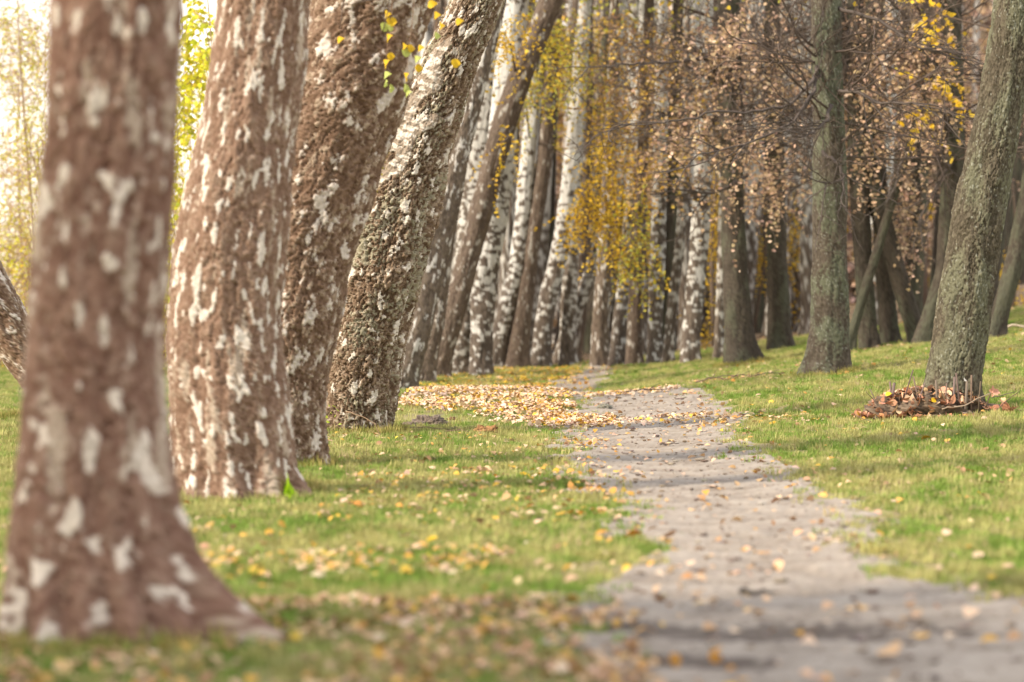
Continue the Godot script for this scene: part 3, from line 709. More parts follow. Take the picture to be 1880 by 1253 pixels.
	foliage_tree("tan_leaved_tree", "tall tan leaved tree far back over the right of the wood", gp, 10.5, 60.0, 11.0, 0.1, [[10.0, 7.8, 2.0, 1.3, 700], [11.8, 6.5, 1.8, 1.6, 700], [9.5, 5.6, 1.6, 1.2, 500], [9.3, 3.4, 0.8, 0.7, 200]], TAN, 0.7, 1.05, 17)
	foliage_tree("tan_leaved_tree", "tall tree with mixed tan and gold leaves far back over the left of the wood", gp, 2.0, 63.0, 11.0, 0.1, [[1.0, 8.0, 2.0, 1.3, 900], [3.2, 7.6, 1.8, 1.4, 900], [0.3, 6.0, 1.3, 1.0, 420], [2.6, 5.4, 1.6, 1.0, 500]], TAN_GOLD, 0.7, 1.05, 18)
	# a leafy tree outside the picture on the left; the foreground lies in its shade
	foliage_tree("leafy_tree", "leafy tree outside the left edge whose shade lies over the foreground", gp, -9.2, 4.4, 8.2, 0.16, [[-9.2, 6.6, 2.6, 1.5, 1200], [-7.6, 6.2, 2.0, 1.3, 700], [-10.8, 6.4, 2.0, 1.3, 800], [-9.2, 7.8, 1.8, 1.0, 600]], GOLD_GREEN, 0.5, 1.7, 61)
	# left of the row, against the open sky
	var pale := Color(0.36, 0.25, 0.16)
	foliage_tree("yellow_maple", "maple with lime yellow leaves in the gap between the nearest birch and the dotted one", gp, -4.6, 36.0, 6.6, 0.03, [[-4.71, 4.94, 0.28, 0.5, 260], [-4.76, 5.68, 0.25, 0.3, 70], [-4.84, 3.97, 0.22, 0.5, 60], [-4.88, 2.83, 0.2, 0.6, 60]], LIME, 0.6, 1.25, 19, 0.7, pale)
	foliage_tree("yellow_maple", "pale yellow bush in the strip behind the nearest birch, under the lime maple", gp, -7.0, 52.0, 8.0, 0.03, [[-7.0, 5.4, 0.9, 1.0, 300], [-7.2, 3.6, 0.9, 1.0, 360], [-7.1, 1.9, 0.8, 0.9, 360], [-7.1, 0.8, 0.8, 0.5, 240]], LIME, 0.6, 1.0, 20, 1.0, pale)
	foliage_tree("pale_leaved_tree", "sunlit twiggy tree at the left edge against the bright sky", gp, -9.2, 46.0, 9.0, 0.03, [[-9.4, 6.4, 1.0, 1.2, 700], [-9.2, 4.6, 1.0, 1.2, 600], [-9.5, 2.6, 1.0, 0.9, 480], [-9.2, 1.0, 0.9, 0.6, 300]], LIME, 0.4, 0.55, 21, 1.0, pale)
	foliage_tree("pale_leaved_tree", "second twiggy tree at the left edge with tan and gold leaves", gp, -11.6, 58.0, 9.5, 0.03, [[-11.6, 7.4, 1.1, 1.4, 700], [-11.8, 4.8, 1.2, 1.4, 700], [-11.6, 2.4, 1.2, 1.2, 600], [-11.6, 0.9, 1.2, 0.6, 400]], TAN_GOLD, 0.4, 0.7, 22, 1.0, pale)
	foliage_tree("pale_leaved_tree", "third twiggy tree behind the left edge with thin gold leaves", gp, -16.0, 74.0, 10.0, 0.03, [[-15.5, 9.0, 1.8, 1.6, 700], [-15.2, 6.0, 1.8, 1.6, 700], [-15.0, 3.0, 1.8, 1.6, 700], [-11.5, 4.0, 1.8, 2.2, 900]], TAN_GOLD, 0.4, 0.9, 33, 1.0, pale)
	# sunlit thicket left of the row
	var rt := RandomNumberGenerator.new()
	rt.seed = 77
	var places: Array[Transform3D] = []
	var tones := PackedColorArray()
	var stalks := Acc.new()
	for i in 900:
		var d := rt.randf_range(44.0, 80.0)
		var x := d * rt.randf_range(-0.245, -0.085)
		var p := Vector3(x, ground(x, -d), -d)
		var dir := Vector3(rt.randfn() * 0.35, 1.0, rt.randfn() * 0.35).normalized()
		var line := PackedVector3Array([p])
		var high := rt.randf_range(1.0, 7.0)
		for k in 7:
			dir = (dir + Vector3(rt.randfn(), rt.randfn() * 0.5, rt.randfn()) * 0.22).normalized()
			p += dir * high / 7.0
			line.append(p)
			for q in 7:
				var at := p + inball(rt) * 0.4
				places.append(Transform3D(turned(rt).scaled(Vector3.ONE * rt.randf_range(0.7, 1.3)), at))
				tones.append(vary([LIME[1], GOLD[2], Color(0.66, 0.52, 0.30), Color(0.58, 0.42, 0.24), LIME[0]][rt.randi() % 5], rt, 0.2))
		stalks.tube(line, 0.014, 0.004, 3, vary(Color(0.38, 0.26, 0.17), rt, 0.3))
	scatter("thicket_leaves", leaf_meshes[1], places, tones, live_leaf_mat, self, "pale yellow leaves of the sunlit thicket behind the nearest birch")
	var th := put("thicket_undergrowth", stalks.mesh(), twig_mat, self)
	th.set_meta("kind", "stuff")
	tag(th, "tangle of thin bare stems in the sunlit thicket left of the row", "thicket")
	# the deep wood behind everything
	var r := RandomNumberGenerator.new()
	r.seed = 4242
	var where: Array[Transform3D] = []
	var tint := PackedColorArray()
	for i in 60000:
		var d := r.randf_range(78.0, 104.0)
		var u := r.randf_range(-0.10, 0.26)
		if u < -0.06 and r.randf() < 0.6:
			continue
		var x := u * d
		var y := 15.0 * pow(r.randf(), 1.1)
		where.append(Transform3D(turned(r).scaled(Vector3.ONE * r.randf_range(3.0, 6.0)), Vector3(x, ground(x, -d) + y, -d)))
		var col: Color = TAN[r.randi() % 5] if r.randf() < 0.5 else Color(0.25, 0.19, 0.155)
		if r.randf() < 0.07:
			col = GOLD[r.randi() % 4]
		tint.append(vary(col, r, 0.3))
	scatter("deep_woods", leaf_meshes[1], where, tint, leaf_mat, self, "brown and tan wood closing the view behind all the trunks")


# branches of the dark lindens that reach into the picture
func build_limbs() -> void:
	var bark := Color(0.105, 0.085, 0.075)
	var upright: Node3D = get_node("linden_tree_001")
	var bent: Node3D = get_node("linden_tree_002")
	var r := RandomNumberGenerator.new()
	r.seed = 31
	var on_upright := [
		[[4.05, 4.45, -31.9], [3.93, 4.2, -31.6], [3.6, 3.9, -31.3], [3.1, 3.77, -31.0], [2.6, 3.74, -30.8], [2.1, 3.62, -30.6], [1.75, 3.56, -30.4], [1.25, 3.54, -30.2]],
		[[4.05, 4.3, -31.8], [3.9, 4.0, -31.4], [3.55, 3.6, -31.1], [3.1, 3.38, -30.8], [2.5, 3.2, -30.5], [2.1, 3.05, -30.2]],
		[[4.3, 4.1, -31.7], [4.5, 4.05, -31.4], [4.75, 3.88, -31.1], [5.1, 3.85, -30.8], [5.5, 3.8, -30.6]],
		[[4.2, 3.9, -31.7], [4.1, 3.7, -31.3], [3.95, 3.55, -31.0], [3.75, 3.45, -30.8], [3.5, 3.42, -30.6]],
		[[4.1, 3.3, -31.75], [4.2, 3.15, -31.4], [4.3, 2.95, -31.2], [4.15, 2.85, -31.0], [3.95, 2.83, -30.9]],
		[[4.3, 5.2, -31.9], [4.8, 5.0, -31.6], [5.3, 4.6, -31.2], [5.9, 4.4, -30.9], [6.4, 4.1, -30.6]],
	]
	for path in on_upright:
		limb_along(upright, path, 0.028, bark, r, 9)
	var on_bent := [
		[[3.8, 5.6, -39.9], [3.5, 5.4, -39.4], [2.9, 5.25, -39.0], [2.4, 5.15, -38.6], [1.9, 5.1, -38.2], [1.2, 5.0, -37.8], [0.4, 5.0, -37.5]],
		[[3.75, 4.5, -39.9], [3.3, 4.35, -39.4], [2.7, 4.4, -39.0], [2.1, 4.2, -38.6]],
		[[3.9, 3.4, -39.8], [3.2, 3.1, -39.3], [2.6, 3.15, -38.9]],
		[[3.9, 5.3, -39.8], [4.4, 5.7, -39.3], [4.9, 5.8, -38.9], [5.5, 6.2, -38.5]],
	]
	for path in on_bent:
		limb_along(bent, path, 0.04, bark, r, 9)
	for b in [["linden_tree_001", 5, 2.9, 4.6], ["linden_tree_002", 9, 3.2, 6.0], ["linden_tree_003", 7, 3.4, 6.5], ["linden_tree_004", 5, 3.0, 6.0], ["linden_tree_007", 6, 2.6, 5.4], ["linden_tree_008", 7, 2.6, 5.4], ["birch_tree_009", 4, 5.2, 7.0], ["birch_tree_019", 4, 4.0, 6.0]]:
		bare_limbs(b[0], b[1] * 3, b[2], b[3], hash(b[0]) % 1000)
	var curved: Node3D = get_node("linden_tree_008")
	for path in [[[6.9, 4.4, -38.4], [6.5, 4.0, -38.0], [6.2, 3.7, -37.6], [5.9, 3.2, -37.3], [5.75, 2.7, -37.0]], [[7.0, 4.9, -38.4], [6.4, 5.6, -38.0], [5.9, 6.0, -37.6], [5.2, 6.4, -37.2]], [[7.1, 3.7, -38.4], [6.6, 3.0, -38.0], [6.3, 2.4, -37.7]]]:
		limb_along(curved, path, 0.04, bark, r, 7)


func bare_limbs(owner_name: String, many: int, low: float, high: float, sd: int) -> void:
	var r := RandomNumberGenerator.new()
	r.seed = sd
	var o: Node3D = get_node(owner_name)
	for i in many:
		var q: Array = sample(spines[owner_name], r.randf_range(low, high))
		var acc := Acc.new()
		var ang := r.randf_range(0.0, TAU)
		grow(acc, r, Vector3(q[0], q[1], 0.0), Vector3(cos(ang) * 1.2, r.randf_range(-0.15, 0.5), absf(sin(ang)) * 0.6).normalized(), r.randf_range(1.0, 2.4), 0.018, 2, Color(0.115, 0.09, 0.078))
		put("limb", acc.mesh(), twig_mat, o)


func limb_along(owner_tree: Node3D, path: Array, thick: float, col: Color, r: RandomNumberGenerator, side: int) -> void:
	var acc := Acc.new()
	var pts := PackedVector3Array()
	for i in path.size() - 1:
		for k in 4:
			var a := Vector3(path[i][0], path[i][1], path[i][2])
			var b := Vector3(path[i + 1][0], path[i + 1][1], path[i + 1][2])
			var p0 := Vector3(path[maxi(0, i - 1)][0], path[maxi(0, i - 1)][1], path[maxi(0, i - 1)][2])
			var n := mini(path.size() - 1, i + 2)
			var p3 := Vector3(path[n][0], path[n][1], path[n][2])
			pts.append(a.cubic_interpolate(b, p0, p3, k / 4.0) - owner_tree.position + Vector3(r.randfn(), r.randfn(), r.randfn()) * 0.012)
	acc.tube(pts, thick, 0.006, 6, col)
	for i in side:
		var k := r.randi_range(2, pts.size() - 2)
		var fwd := (pts[k + 1] - pts[k]).normalized()
		grow(acc, r, pts[k], (fwd + Vector3(r.randfn() * 0.5, r.randfn() * 0.6, r.randfn() * 0.5)).normalized(), r.randf_range(0.5, 1.1), thick * 0.35, 1, col)
	put("limb", acc.mesh(), twig_mat, owner_tree)


func grow(acc: Acc, r: RandomNumberGenerator, p: Vector3, dir: Vector3, length: float, thick: float, depth: int, col: Color) -> void:
	var pts := PackedVector3Array([p])
	var n := 7
	for i in n:
		dir = (dir + Vector3(r.randfn(), r.randfn() * 0.8, r.randfn()) * 0.16).normalized()
		p += dir * length / n
		pts.append(p)
	acc.tube(pts, thick, thick * 0.3 + 0.002, 5 if depth > 0 else 3, col)
	if depth <= 0:
		return
	for i in range(1, n + 1):
		if r.randf() < 0.8:
			var side := (dir + Vector3(r.randfn(), r.randfn(), r.randfn()) * 0.75).normalized()
			grow(acc, r, pts[i], side, length * r.randf_range(0.3, 0.6), thick * 0.45 + 0.001, depth - 1, col)


# ------------------------------------------------------------------ fallen leaves

func build_litter() -> void:
	var r := RandomNumberGenerator.new()
	r.seed = 99
	# [from x, to x, from distance, to distance, leaves, palette, raise]
	var beds := [
		["leaf_drift_leaves", "thick drift of pale and orange birch leaves left of the path", [[-1.35, 0.75, 24.8, 33.6, 13000, 0, 0.05], [0.2, 1.15, 24.6, 27.2, 1700, 0, 0.01], [0.7, 2.4, 25.0, 26.6, 420, 0, 0.008], [0.5, 2.3, 31.0, 33.6, 650, 0, 0.01], [-1.3, 0.9, 24.0, 25.2, 450, 0, 0.03]]],
		["far_fallen_leaves", "orange and yellow leaves lying under the far birches beside the end of the path", [[-2.0, 1.3, 38.0, 49.0, 7000, 1, 0.015], [1.2, 2.2, 42.0, 50.0, 300, 0, 0.01], [-3.0, 12.0, 50.0, 62.0, 3000, 2, 0.02]]],
		["lawn_fallen_leaves", "scattered birch leaves lying in the grass left of the path", [[-1.6, 0.0, 11.2, 12.4, 600, 0, 0.035], [-1.2, 0.7, 14.0, 18.5, 620, 0, 0.04], [-2.0, 0.5, 7.4, 10.3, 2600, 2, 0.035], [-2.0, 0.9, 7.0, 24.0, 520, 0, 0.035], [-2.9, -1.6, 9.0, 24.0, 500, 0, 0.03], [-3.0, 1.0, 18.0, 24.0, 420, 0, 0.035]]],
		["rise_fallen_leaves", "scattered tan leaves on the grass rise right of the path", [[1.6, 8.0, 11.0, 24.0, 480, 0, 0.035], [2.0, 10.0, 22.0, 40.0, 1100, 0, 0.035], [1.9, 3.6, 16.4, 18.0, 90, 2, 0.03], [1.7, 3.2, 24.0, 26.0, 260, 0, 0.02], [2.4, 3.6, 32.8, 34.6, 260, 2, 0.03], [4.8, 7.0, 38.0, 41.0, 160, 2, 0.03]]],
		["path_fallen_leaves", "small leaves scattered over the bare earth of the path", [[0.4, 2.3, 8.0, 16.0, 260, 3, 0.008], [0.5, 2.4, 16.0, 25.0, 330, 3, 0.008], [0.3, 2.4, 26.0, 36.0, 260, 3, 0.008]]],
	]
	var grit: Array[Transform3D] = []
	var grit_tint := PackedColorArray()
	for i in 1700:
		var d := 7.5 + 27.0 * pow(r.randf(), 1.4)
		var span := path_span(d)
		var x := r.randf_range(span.x - 0.25, span.y + 0.25)
		if inside_path(x, -d) < -0.1:
			continue
		var k := 0.004 + 0.012 * pow(r.randf(), 4.0)
		grit.append(Transform3D(turned(r).scaled(Vector3(k * r.randf_range(0.8, 2.6), k * 0.7, k)), on_ground(x, d, 0.006 + 0.018 * rough_noise.get_noise_2d(x * 1.6, -d * 2.6))))
		grit_tint.append(vary([Color(0.17, 0.13, 0.11), Color(0.25, 0.20, 0.165), Color(0.36, 0.31, 0.265), Color(0.20, 0.14, 0.10)][r.randi() % 4], r, 0.25))
	scatter("gravel", pebble_shape(), grit, grit_tint, leaf_mat, self, "grit and crumbs of earth and bark on the path")
	for bed in beds:
		var where: Array[Transform3D] = []
		var tint := PackedColorArray()
		for a in bed[2]:
			for i in a[4]:
				var x := r.randf_range(a[0], a[1])
				var d := r.randf_range(a[2], a[3])
				var edge := smooth_noise.get_noise_2d(x * 1.3 + 70.0, d * 1.1)
				if bed[0] == "leaf_drift_leaves" and d < 27.6 - 2.6 * sstep(-0.9, 0.6, x) + 1.2 * edge:
					continue
				if bed[0] == "far_fallen_leaves" and inside_path(x, -d) > 0.05 and r.randf() < 0.8:
					continue
				if r.randf() > 0.75 + edge * 1.1:
					continue
				var pal: Array = [LITTER if bed[0] != "leaf_drift_leaves" else DRIFT, [LITTER[3], LITTER[4], LITTER[2], GOLD[0], LITTER[7]], BROWN_LITTER, [LITTER[0], LITTER[2], LITTER[5], BROWN_LITTER[3], BROWN_LITTER[1], LITTER[7]]][a[5]]
				var k := r.randf_range(0.55, 1.3) * (0.85 if d < 24.0 else 1.0)
				var bas := Basis(Vector3(r.randfn(), 0, r.randfn()).normalized(), r.randfn() * 0.5) * Basis(Vector3.UP, r.randf() * TAU)
				where.append(Transform3D(bas.scaled(Vector3.ONE * k), Vector3(x, ground(x, -d) + 0.006 + a[6] * r.randf_range(0.3, 1.0), -d)))
				tint.append(vary(pal[r.randi() % pal.size()], r, 0.2))
		scatter(bed[0], leaf_meshes[0 if bed[0] != "leaf_drift_leaves" else 1], where, tint, leaf_mat, self, bed[1])


# ------------------------------------------------------------------ small things

func thing(called: String, label: String, category: String, at: Vector3, group := "") -> Node3D:
	var o := Node3D.new()
	o.name = numbered(called)
	o.position = at
	o.set_meta("label", label)
	o.set_meta("category", category)
	if group:
		o.set_meta("group", group)
	add_child(o)
	return o


func tag(o: Node, label: String, category: String, group := "") -> void:
	o.set_meta("label", label)
	o.set_meta("category", category)
	if group:
		o.set_meta("group", group)


func on_ground(x: float, d: float, up := 0.0) -> Vector3:
	return Vector3(x, ground(x, -d) + up, -d)


# a lumpy heap of earth: half an ellipsoid with clods
func heap_shape(rx: float, ry: float, rz: float, a: Vector3, b: Vector3, clod: float, sd: float, seg := 90, rings := 44) -> ArrayMesh:
	var acc := Acc.new()
	for i in rings + 1:
		var t := float(i) / rings
		var el := lerpf(-0.12, PI * 0.5, t)
		for k in seg:
			var ang := TAU * k / seg
			var dir := Vector3(cos(el) * cos(ang), sin(el), cos(el) * sin(ang))
			var n := smooth_noise.get_noise_3d(dir.x * 1.6 + sd, dir.y * 1.6, dir.z * 1.6)
			var q := Vector3(dir.x * rx, dir.y * ry, dir.z * rz) / clod
			var crack := crack_noise.get_noise_3dv(q + Vector3(sd, 0, 0)) + 1.0
			var f := rough_noise.get_noise_3d(q.x * 1.3, q.y * 1.3, q.z * 1.3 + sd)
			var k2 := 1.0 + 0.32 * n
			var p := Vector3(dir.x * rx, dir.y * ry, dir.z * rz) * k2 + dir * clod * (0.55 * sstep(0.0, 0.5, crack) - 0.4 + 0.5 * f)
			acc.v.append(p)
			var pl := plate_noise.get_noise_3dv(q + Vector3(sd, 0, 0))
			var col := a.lerp(b, clampf(0.5 + 0.45 * pl + 0.7 * f, 0.0, 1.0))
			acc.c.append(Color(col.x, col.y, col.z))
	for i in rings:
		for k in seg:
			var p := i * seg + k
			var q2 := i * seg + (k + 1) % seg
			acc.ix.append_array([p, q2, q2 + seg, p, q2 + seg, p + seg])
	return acc.mesh()


func twig(called: String, label: String, pts: Array, thick: float, col: Color, group := "", forks := 0, sd := 1) -> void:
	var r := RandomNumberGenerator.new()
	r.seed = sd
	var base := Vector3(pts[0][0], pts[0][1], pts[0][2])
	var o := thing(called, label, "twig", base, group)
	var line := PackedVector3Array()
	for i in pts.size() - 1:
		for k in 4:
			var a := Vector3(pts[i][0], pts[i][1], pts[i][2])
			var b := Vector3(pts[i + 1][0], pts[i + 1][1], pts[i + 1][2])
			line.append(a.lerp(b, k / 4.0) - base + Vector3(r.randfn(), r.randfn(), r.randfn()) * thick * 0.5)
	line.append(Vector3(pts[-1][0], pts[-1][1], pts[-1][2]) - base)
	var acc := Acc.new()
	acc.tube(line, thick, thick * 0.45, 7, col)
	put("stem", acc.mesh(), twig_mat, o)
	for i in forks:
		var f := Acc.new()
		var k := r.randi_range(2, line.size() - 3)
		var dir := (line[k + 1] - line[k]).normalized()
		grow(f, r, line[k], (dir + Vector3(r.randfn(), absf(r.randfn()), r.randfn()) * 0.5).normalized(), thick * 16.0, thick * 0.5, 0, col)
		put("side_shoot", f.mesh(), twig_mat, o)


func leaf_part(called: String, parent: Node, shape: int, at: Vector3, bas: Basis, size: float, col: Color, mat: Material) -> MeshInstance3D:
	# a leaf mesh of its own colour
	var key := "%d%s" % [shape, col.to_html()]
	if not tinted.has(key):
		var src: ArrayMesh = leaf_meshes[shape]
		var arr := src.surface_get_arrays(0)
		var cc := PackedColorArray()
		cc.resize(arr[Mesh.ARRAY_VERTEX].size())
		cc.fill(col)
		arr[Mesh.ARRAY_COLOR] = cc
		var m := ArrayMesh.new()
		m.add_surface_from_arrays(Mesh.PRIMITIVE_TRIANGLES, arr)
		tinted[key] = m
	var o := put(called, tinted[key], mat, parent)
	o.transform = Transform3D(bas.scaled(Vector3.ONE * size), at)
	return o


# a lobed maple leaf, crumpled, lying along x
func maple_shape(size: float, sd: int, col: Color) -> ArrayMesh:
	var r := RandomNumberGenerator.new()
	r.seed = sd
	var acc := Acc.new()
	var outline := [0.55, 0.95, 0.5, 0.85, 0.42, 0.62, 0.3]
	var n := 26
	for ring in 4:
		for k in n + 1:
			var ang := lerpf(-2.7, 2.7, float(k) / n)
			var u := absf(ang) / 2.7 * 6.0
			var i0 := mini(5, int(u))
			var f := u - i0
			# tips at the odd places of the list, notches at the even ones
			var rad: float = lerpf(outline[i0], outline[i0 + 1], f)
			if absf(ang) < 0.45:
				rad = lerpf(1.0, rad, absf(ang) / 0.45)
			rad *= size * 0.5 * ring / 3.0
			var x := cos(ang) * rad
			var z := sin(ang) * rad
			var h := size * (0.16 * sin(ang * 2.3 + sd) * ring / 3.0 + 0.1 * smooth_noise.get_noise_2d(x * 40.0 + sd, z * 40.0)) + 0.10 * size * pow(ring / 3.0, 2.0)
			acc.v.append(Vector3(x, h, z))
			var k2 := 1.0 + 0.25 * rough_noise.get_noise_2d(x * 60.0, z * 60.0 + sd)
			acc.c.append(Color(col.r * k2, col.g * k2, col.b * k2))
	for ring in 3:
		for k in n:
			var p := ring * (n + 1) + k
			acc.ix.append_array([p, p + n + 2, p + 1, p, p + n + 1, p + n + 2])
	return acc.mesh()


func maple_leaf(label: String, at: Vector3, turn: Vector3, size: float, sd: int, col: Color) -> void:
	var o := thing("maple_leaf", label, "leaf", at, "large maple leaves by the linden heap")
	var blade := put("blade", maple_shape(size, sd, col), leaf_mat, o)
	blade.basis = Basis.from_euler(turn)
	var acc := Acc.new()
	acc.tube(PackedVector3Array([blade.basis * Vector3(0, 0, 0), blade.basis * Vector3(-size * 0.35, 0.01, 0.01), blade.basis * Vector3(-size * 0.6, -0.005, 0.02)]), 0.0025, 0.0015, 5, Color(0.35, 0.2, 0.14))
	put("stalk", acc.mesh(), twig_mat, o)


func build_small_things() -> void:
	var r := RandomNumberGenerator.new()
	r.seed = 616
	# the heap round the foot of the sharp linden: a low burr of earth with cut shoots standing in it
	var at := on_ground(4.12, 23.75, -0.02)
	var heap := thing("shoot_heap", "low dark heap of earth with cut shoot stubs round the foot of the sharp linden", "heap", at)
	put("mound", heap_shape(0.60, 0.25, 0.38, Vector3(0.075, 0.055, 0.042), Vector3(0.20, 0.15, 0.11), 0.055, 3.0, 130, 50), earth_mat, heap)
	for s in [[-0.40, 0.10, 0.20, 0.018, 0.1], [-0.36, 0.06, 0.21, 0.013, -0.12], [-0.31, 0.16, 0.33, 0.008, 0.25], [-0.12, 0.24, 0.27, 0.009, -0.2], [0.03, 0.30, 0.23, 0.011, -0.06], [0.10, 0.28, 0.20, 0.009, 0.05], [0.20, 0.2, 0.26, 0.014, 0.02], [0.26, 0.24, 0.30, 0.010, -0.1], [0.30, 0.30, 0.22, 0.015, 0.03], [0.37, 0.22, 0.28, 0.011, 0.0], [0.43, 0.26, 0.22, 0.009, 0.06], [-0.2, 0.28, 0.2, 0.008, 0.3], [0.5, 0.16, 0.16, 0.008, 0.3], [-0.48, 0.04, 0.14, 0.007, -0.4], [0.15, 0.33, 0.16, 0.007, -0.35]]:
		var acc := Acc.new()
		var x: float = s[0]
		var h: float = s[2] + 0.15
		acc.tube(PackedVector3Array([Vector3(x, 0.0, s[1]), Vector3(x + s[4] * h * 0.4, h * 0.5, s[1] + 0.01), Vector3(x + s[4] * h, h, s[1] + 0.02)]), s[3], s[3] * 0.8, 7, vary(Color(0.17, 0.13, 0.105), r, 0.25))
		put("shoot_stub", acc.mesh(), twig_mat, heap)
	var where: Array[Transform3D] = []
	var tint := PackedColorArray()
	for i in 620:
		var a := r.randf() * TAU
		var k := sqrt(r.randf()) * 1.22
		var px := cos(a) * k * 0.62
		var pz := sin(a) * k * 0.40
		var up := 0.265 * sqrt(maxf(0.0, 1.0 - minf(1.0, k * k))) + 0.012
		if r.randf() < 0.42 and px > -0.1:
			continue
		var bas := Basis(Vector3(r.randfn(), 0, r.randfn()).normalized(), r.randfn() * 0.75) * Basis(Vector3.UP, r.randf() * TAU)
		where.append(Transform3D(bas.scaled(Vector3.ONE * r.randf_range(0.7, 1.5)), at + Vector3(px, up + 0.02, pz)))
		tint.append(vary([Color(0.52, 0.27, 0.16), Color(0.46, 0.24, 0.15), Color(0.58, 0.34, 0.22), Color(0.32, 0.17, 0.10), Color(0.62, 0.44, 0.31)][r.randi() % 5], r, 0.22))
	scatter("heap_leaves", leaf_meshes[2], where, tint, leaf_mat, self, "dry brown leaves caught among the cut shoots of the heap")
	for l in [["golden leaf stuck upright in the middle of the shoot heap", -0.02, 0.19, 0.37, Color(0.68, 0.42, 0.02), 1.2], ["pale green leaf on the left half of the shoot heap", -0.13, 0.23, 0.24, Color(0.50, 0.50, 0.25), 0.9], ["cream leaf balanced on top of the tallest cut stub", 0.30, 0.385, 0.27, Color(0.76, 0.70, 0.62), 0.9], ["lime leaf at the left end of the shoot heap beside the twin stubs", -0.42, 0.24, 0.12, Color(0.46, 0.52, 0.04), 1.0], ["orange leaf on the ground at the left tip of the shoot heap", -0.72, 0.05, 0.12, Color(0.66, 0.40, 0.03), 1.1]]:
		var o := leaf_part("fallen_leaf", self, 0, at + Vector3(l[1], l[2], l[3]), Basis.from_euler(Vector3(0.9, r.randf() * 2.0, 0.4)), l[5], l[4], leaf_mat)
		tag(o, l[0], "leaf")
	maple_leaf("upper of the two big reddish maple leaves right of the shoot heap", on_ground(4.70, 23.5, 0.20), Vector3(0.9, 0.5, 0.35), 0.16, 5, Color(0.52, 0.28, 0.20))
	maple_leaf("big reddish maple leaf lying crumpled in the grass right of the shoot heap", on_ground(4.85, 23.4, 0.045), Vector3(0.6, 2.6, 0.1), 0.23, 9, Color(0.48, 0.23, 0.15))
	maple_leaf("small reddish maple leaf touching the crumpled one beside the shoot heap", on_ground(4.67, 23.35, 0.05), Vector3(0.9, 1.2, 0.3), 0.15, 14, Color(0.45, 0.20, 0.13))
	maple_leaf("pale maple leaf standing on edge on the dark twig right of the shoot heap", on_ground(4.765, 23.42, 0.13), Vector3(1.0, 0.2, 0.3), 0.09, 21, Color(0.62, 0.42, 0.26))
	twig("twig", "thin pale stick slanting out of the right side of the shoot heap", [[4.18, at.y + 0.10, -23.38], [4.4, at.y + 0.14, -23.36], [4.66, at.y + 0.26, -23.4]], 0.009, Color(0.33, 0.26, 0.20))
	twig("twig", "dark twig rising to the right through the big maple leaves", [[4.68, at.y + 0.06, -23.36], [4.82, at.y + 0.19, -23.4], [4.95, at.y + 0.27, -23.45]], 0.006, Color(0.15, 0.10, 0.08))
	twig("twig", "thin bare twig leaning over the grass left of the shoot heap", [[3.62, at.y + 0.09, -23.5], [3.54, at.y + 0.18, -23.5], [3.45, at.y + 0.27, -23.45]], 0.006, Color(0.16, 0.12, 0.10))
	twig("twig", "faint straight twig in the grass farther left of the shoot heap", [[3.42, at.y + 0.0, -22.9], [3.30, at.y + 0.05, -22.9], [3.16, at.y + 0.13, -22.9]], 0.004, Color(0.24, 0.19, 0.15))
	twig("twig", "twig in the grass right of the sharp linden, above the upper maple leaf", [[4.98, on_ground(4.98, 25.0).y + 0.03, -25.0], [5.10, on_ground(5.1, 25.0).y + 0.05, -25.0], [5.22, on_ground(5.2, 25.0).y + 0.07, -25.0]], 0.007, Color(0.15, 0.12, 0.10))

	# earth mounds beside the drift
	tag(put("dirt_mound", heap_shape(0.20, 0.115, 0.17, Vector3(0.085, 0.065, 0.055), Vector3(0.24, 0.19, 0.16), 0.032, 8.0), earth_mat, self), "dark crumbly molehill in the grass before the leaf drift", "mound")
	get_node("dirt_mound").position = on_ground(-0.88, 25.4, -0.01)
	tag(put("dirt_mound", heap_shape(0.13, 0.05, 0.10, Vector3(0.10, 0.075, 0.06), Vector3(0.24, 0.19, 0.15), 0.026, 21.0, 60, 30), earth_mat, self), "low earth spill at the left foot of the dark molehill", "mound")
	get_node("dirt_mound_001").position = on_ground(-1.06, 25.2, -0.01)
	tag(put("leaf_clod", heap_shape(0.14, 0.085, 0.12, Vector3(0.13, 0.065, 0.03), Vector3(0.38, 0.21, 0.10), 0.034, 14.0), earth_mat, self), "rusty brown clod of matted leaves in the grass beside the path", "clod")
	get_node("leaf_clod").position = on_ground(-0.26, 23.9, -0.005)
	tag(put("dirt_clod", heap_shape(0.06, 0.035, 0.05, Vector3(0.09, 0.075, 0.06), Vector3(0.20, 0.17, 0.13), 0.02, 31.0, 40, 20), earth_mat, self), "small grey clod between the molehill and the rusty clod", "clod")
	get_node("dirt_clod").position = on_ground(-0.58, 24.4, 0.0)
	tag(put("dirt_clod", heap_shape(0.05, 0.03, 0.05, Vector3(0.12, 0.07, 0.04), Vector3(0.26, 0.15, 0.08), 0.02, 37.0, 40, 20), earth_mat, self), "small brown clod at the edge of the leaf drift", "clod")
	get_node("dirt_clod_001").position = on_ground(-0.64, 25.9, 0.03)
	tag(put("stone", heap_shape(0.10, 0.045, 0.06, Vector3(0.17, 0.165, 0.14), Vector3(0.24, 0.235, 0.20), 0.02, 44.0, 50, 24), earth_mat, self), "flat grey stone lying on the path beside the leaf drift", "stone")
	get_node("stone").position = on_ground(1.10, 28.6, 0.0)
	twig("twig", "thin arched twig in the grass below the dark molehill", [[-1.32, on_ground(-1.3, 24.0).y + 0.02, -24.0], [-1.1, on_ground(-1.1, 24.0).y + 0.05, -24.0], [-0.85, on_ground(-0.85, 24.1).y + 0.055, -24.1], [-0.6, on_ground(-0.6, 24.1).y + 0.03, -24.1]], 0.006, Color(0.20, 0.14, 0.11), "", 2, 3)
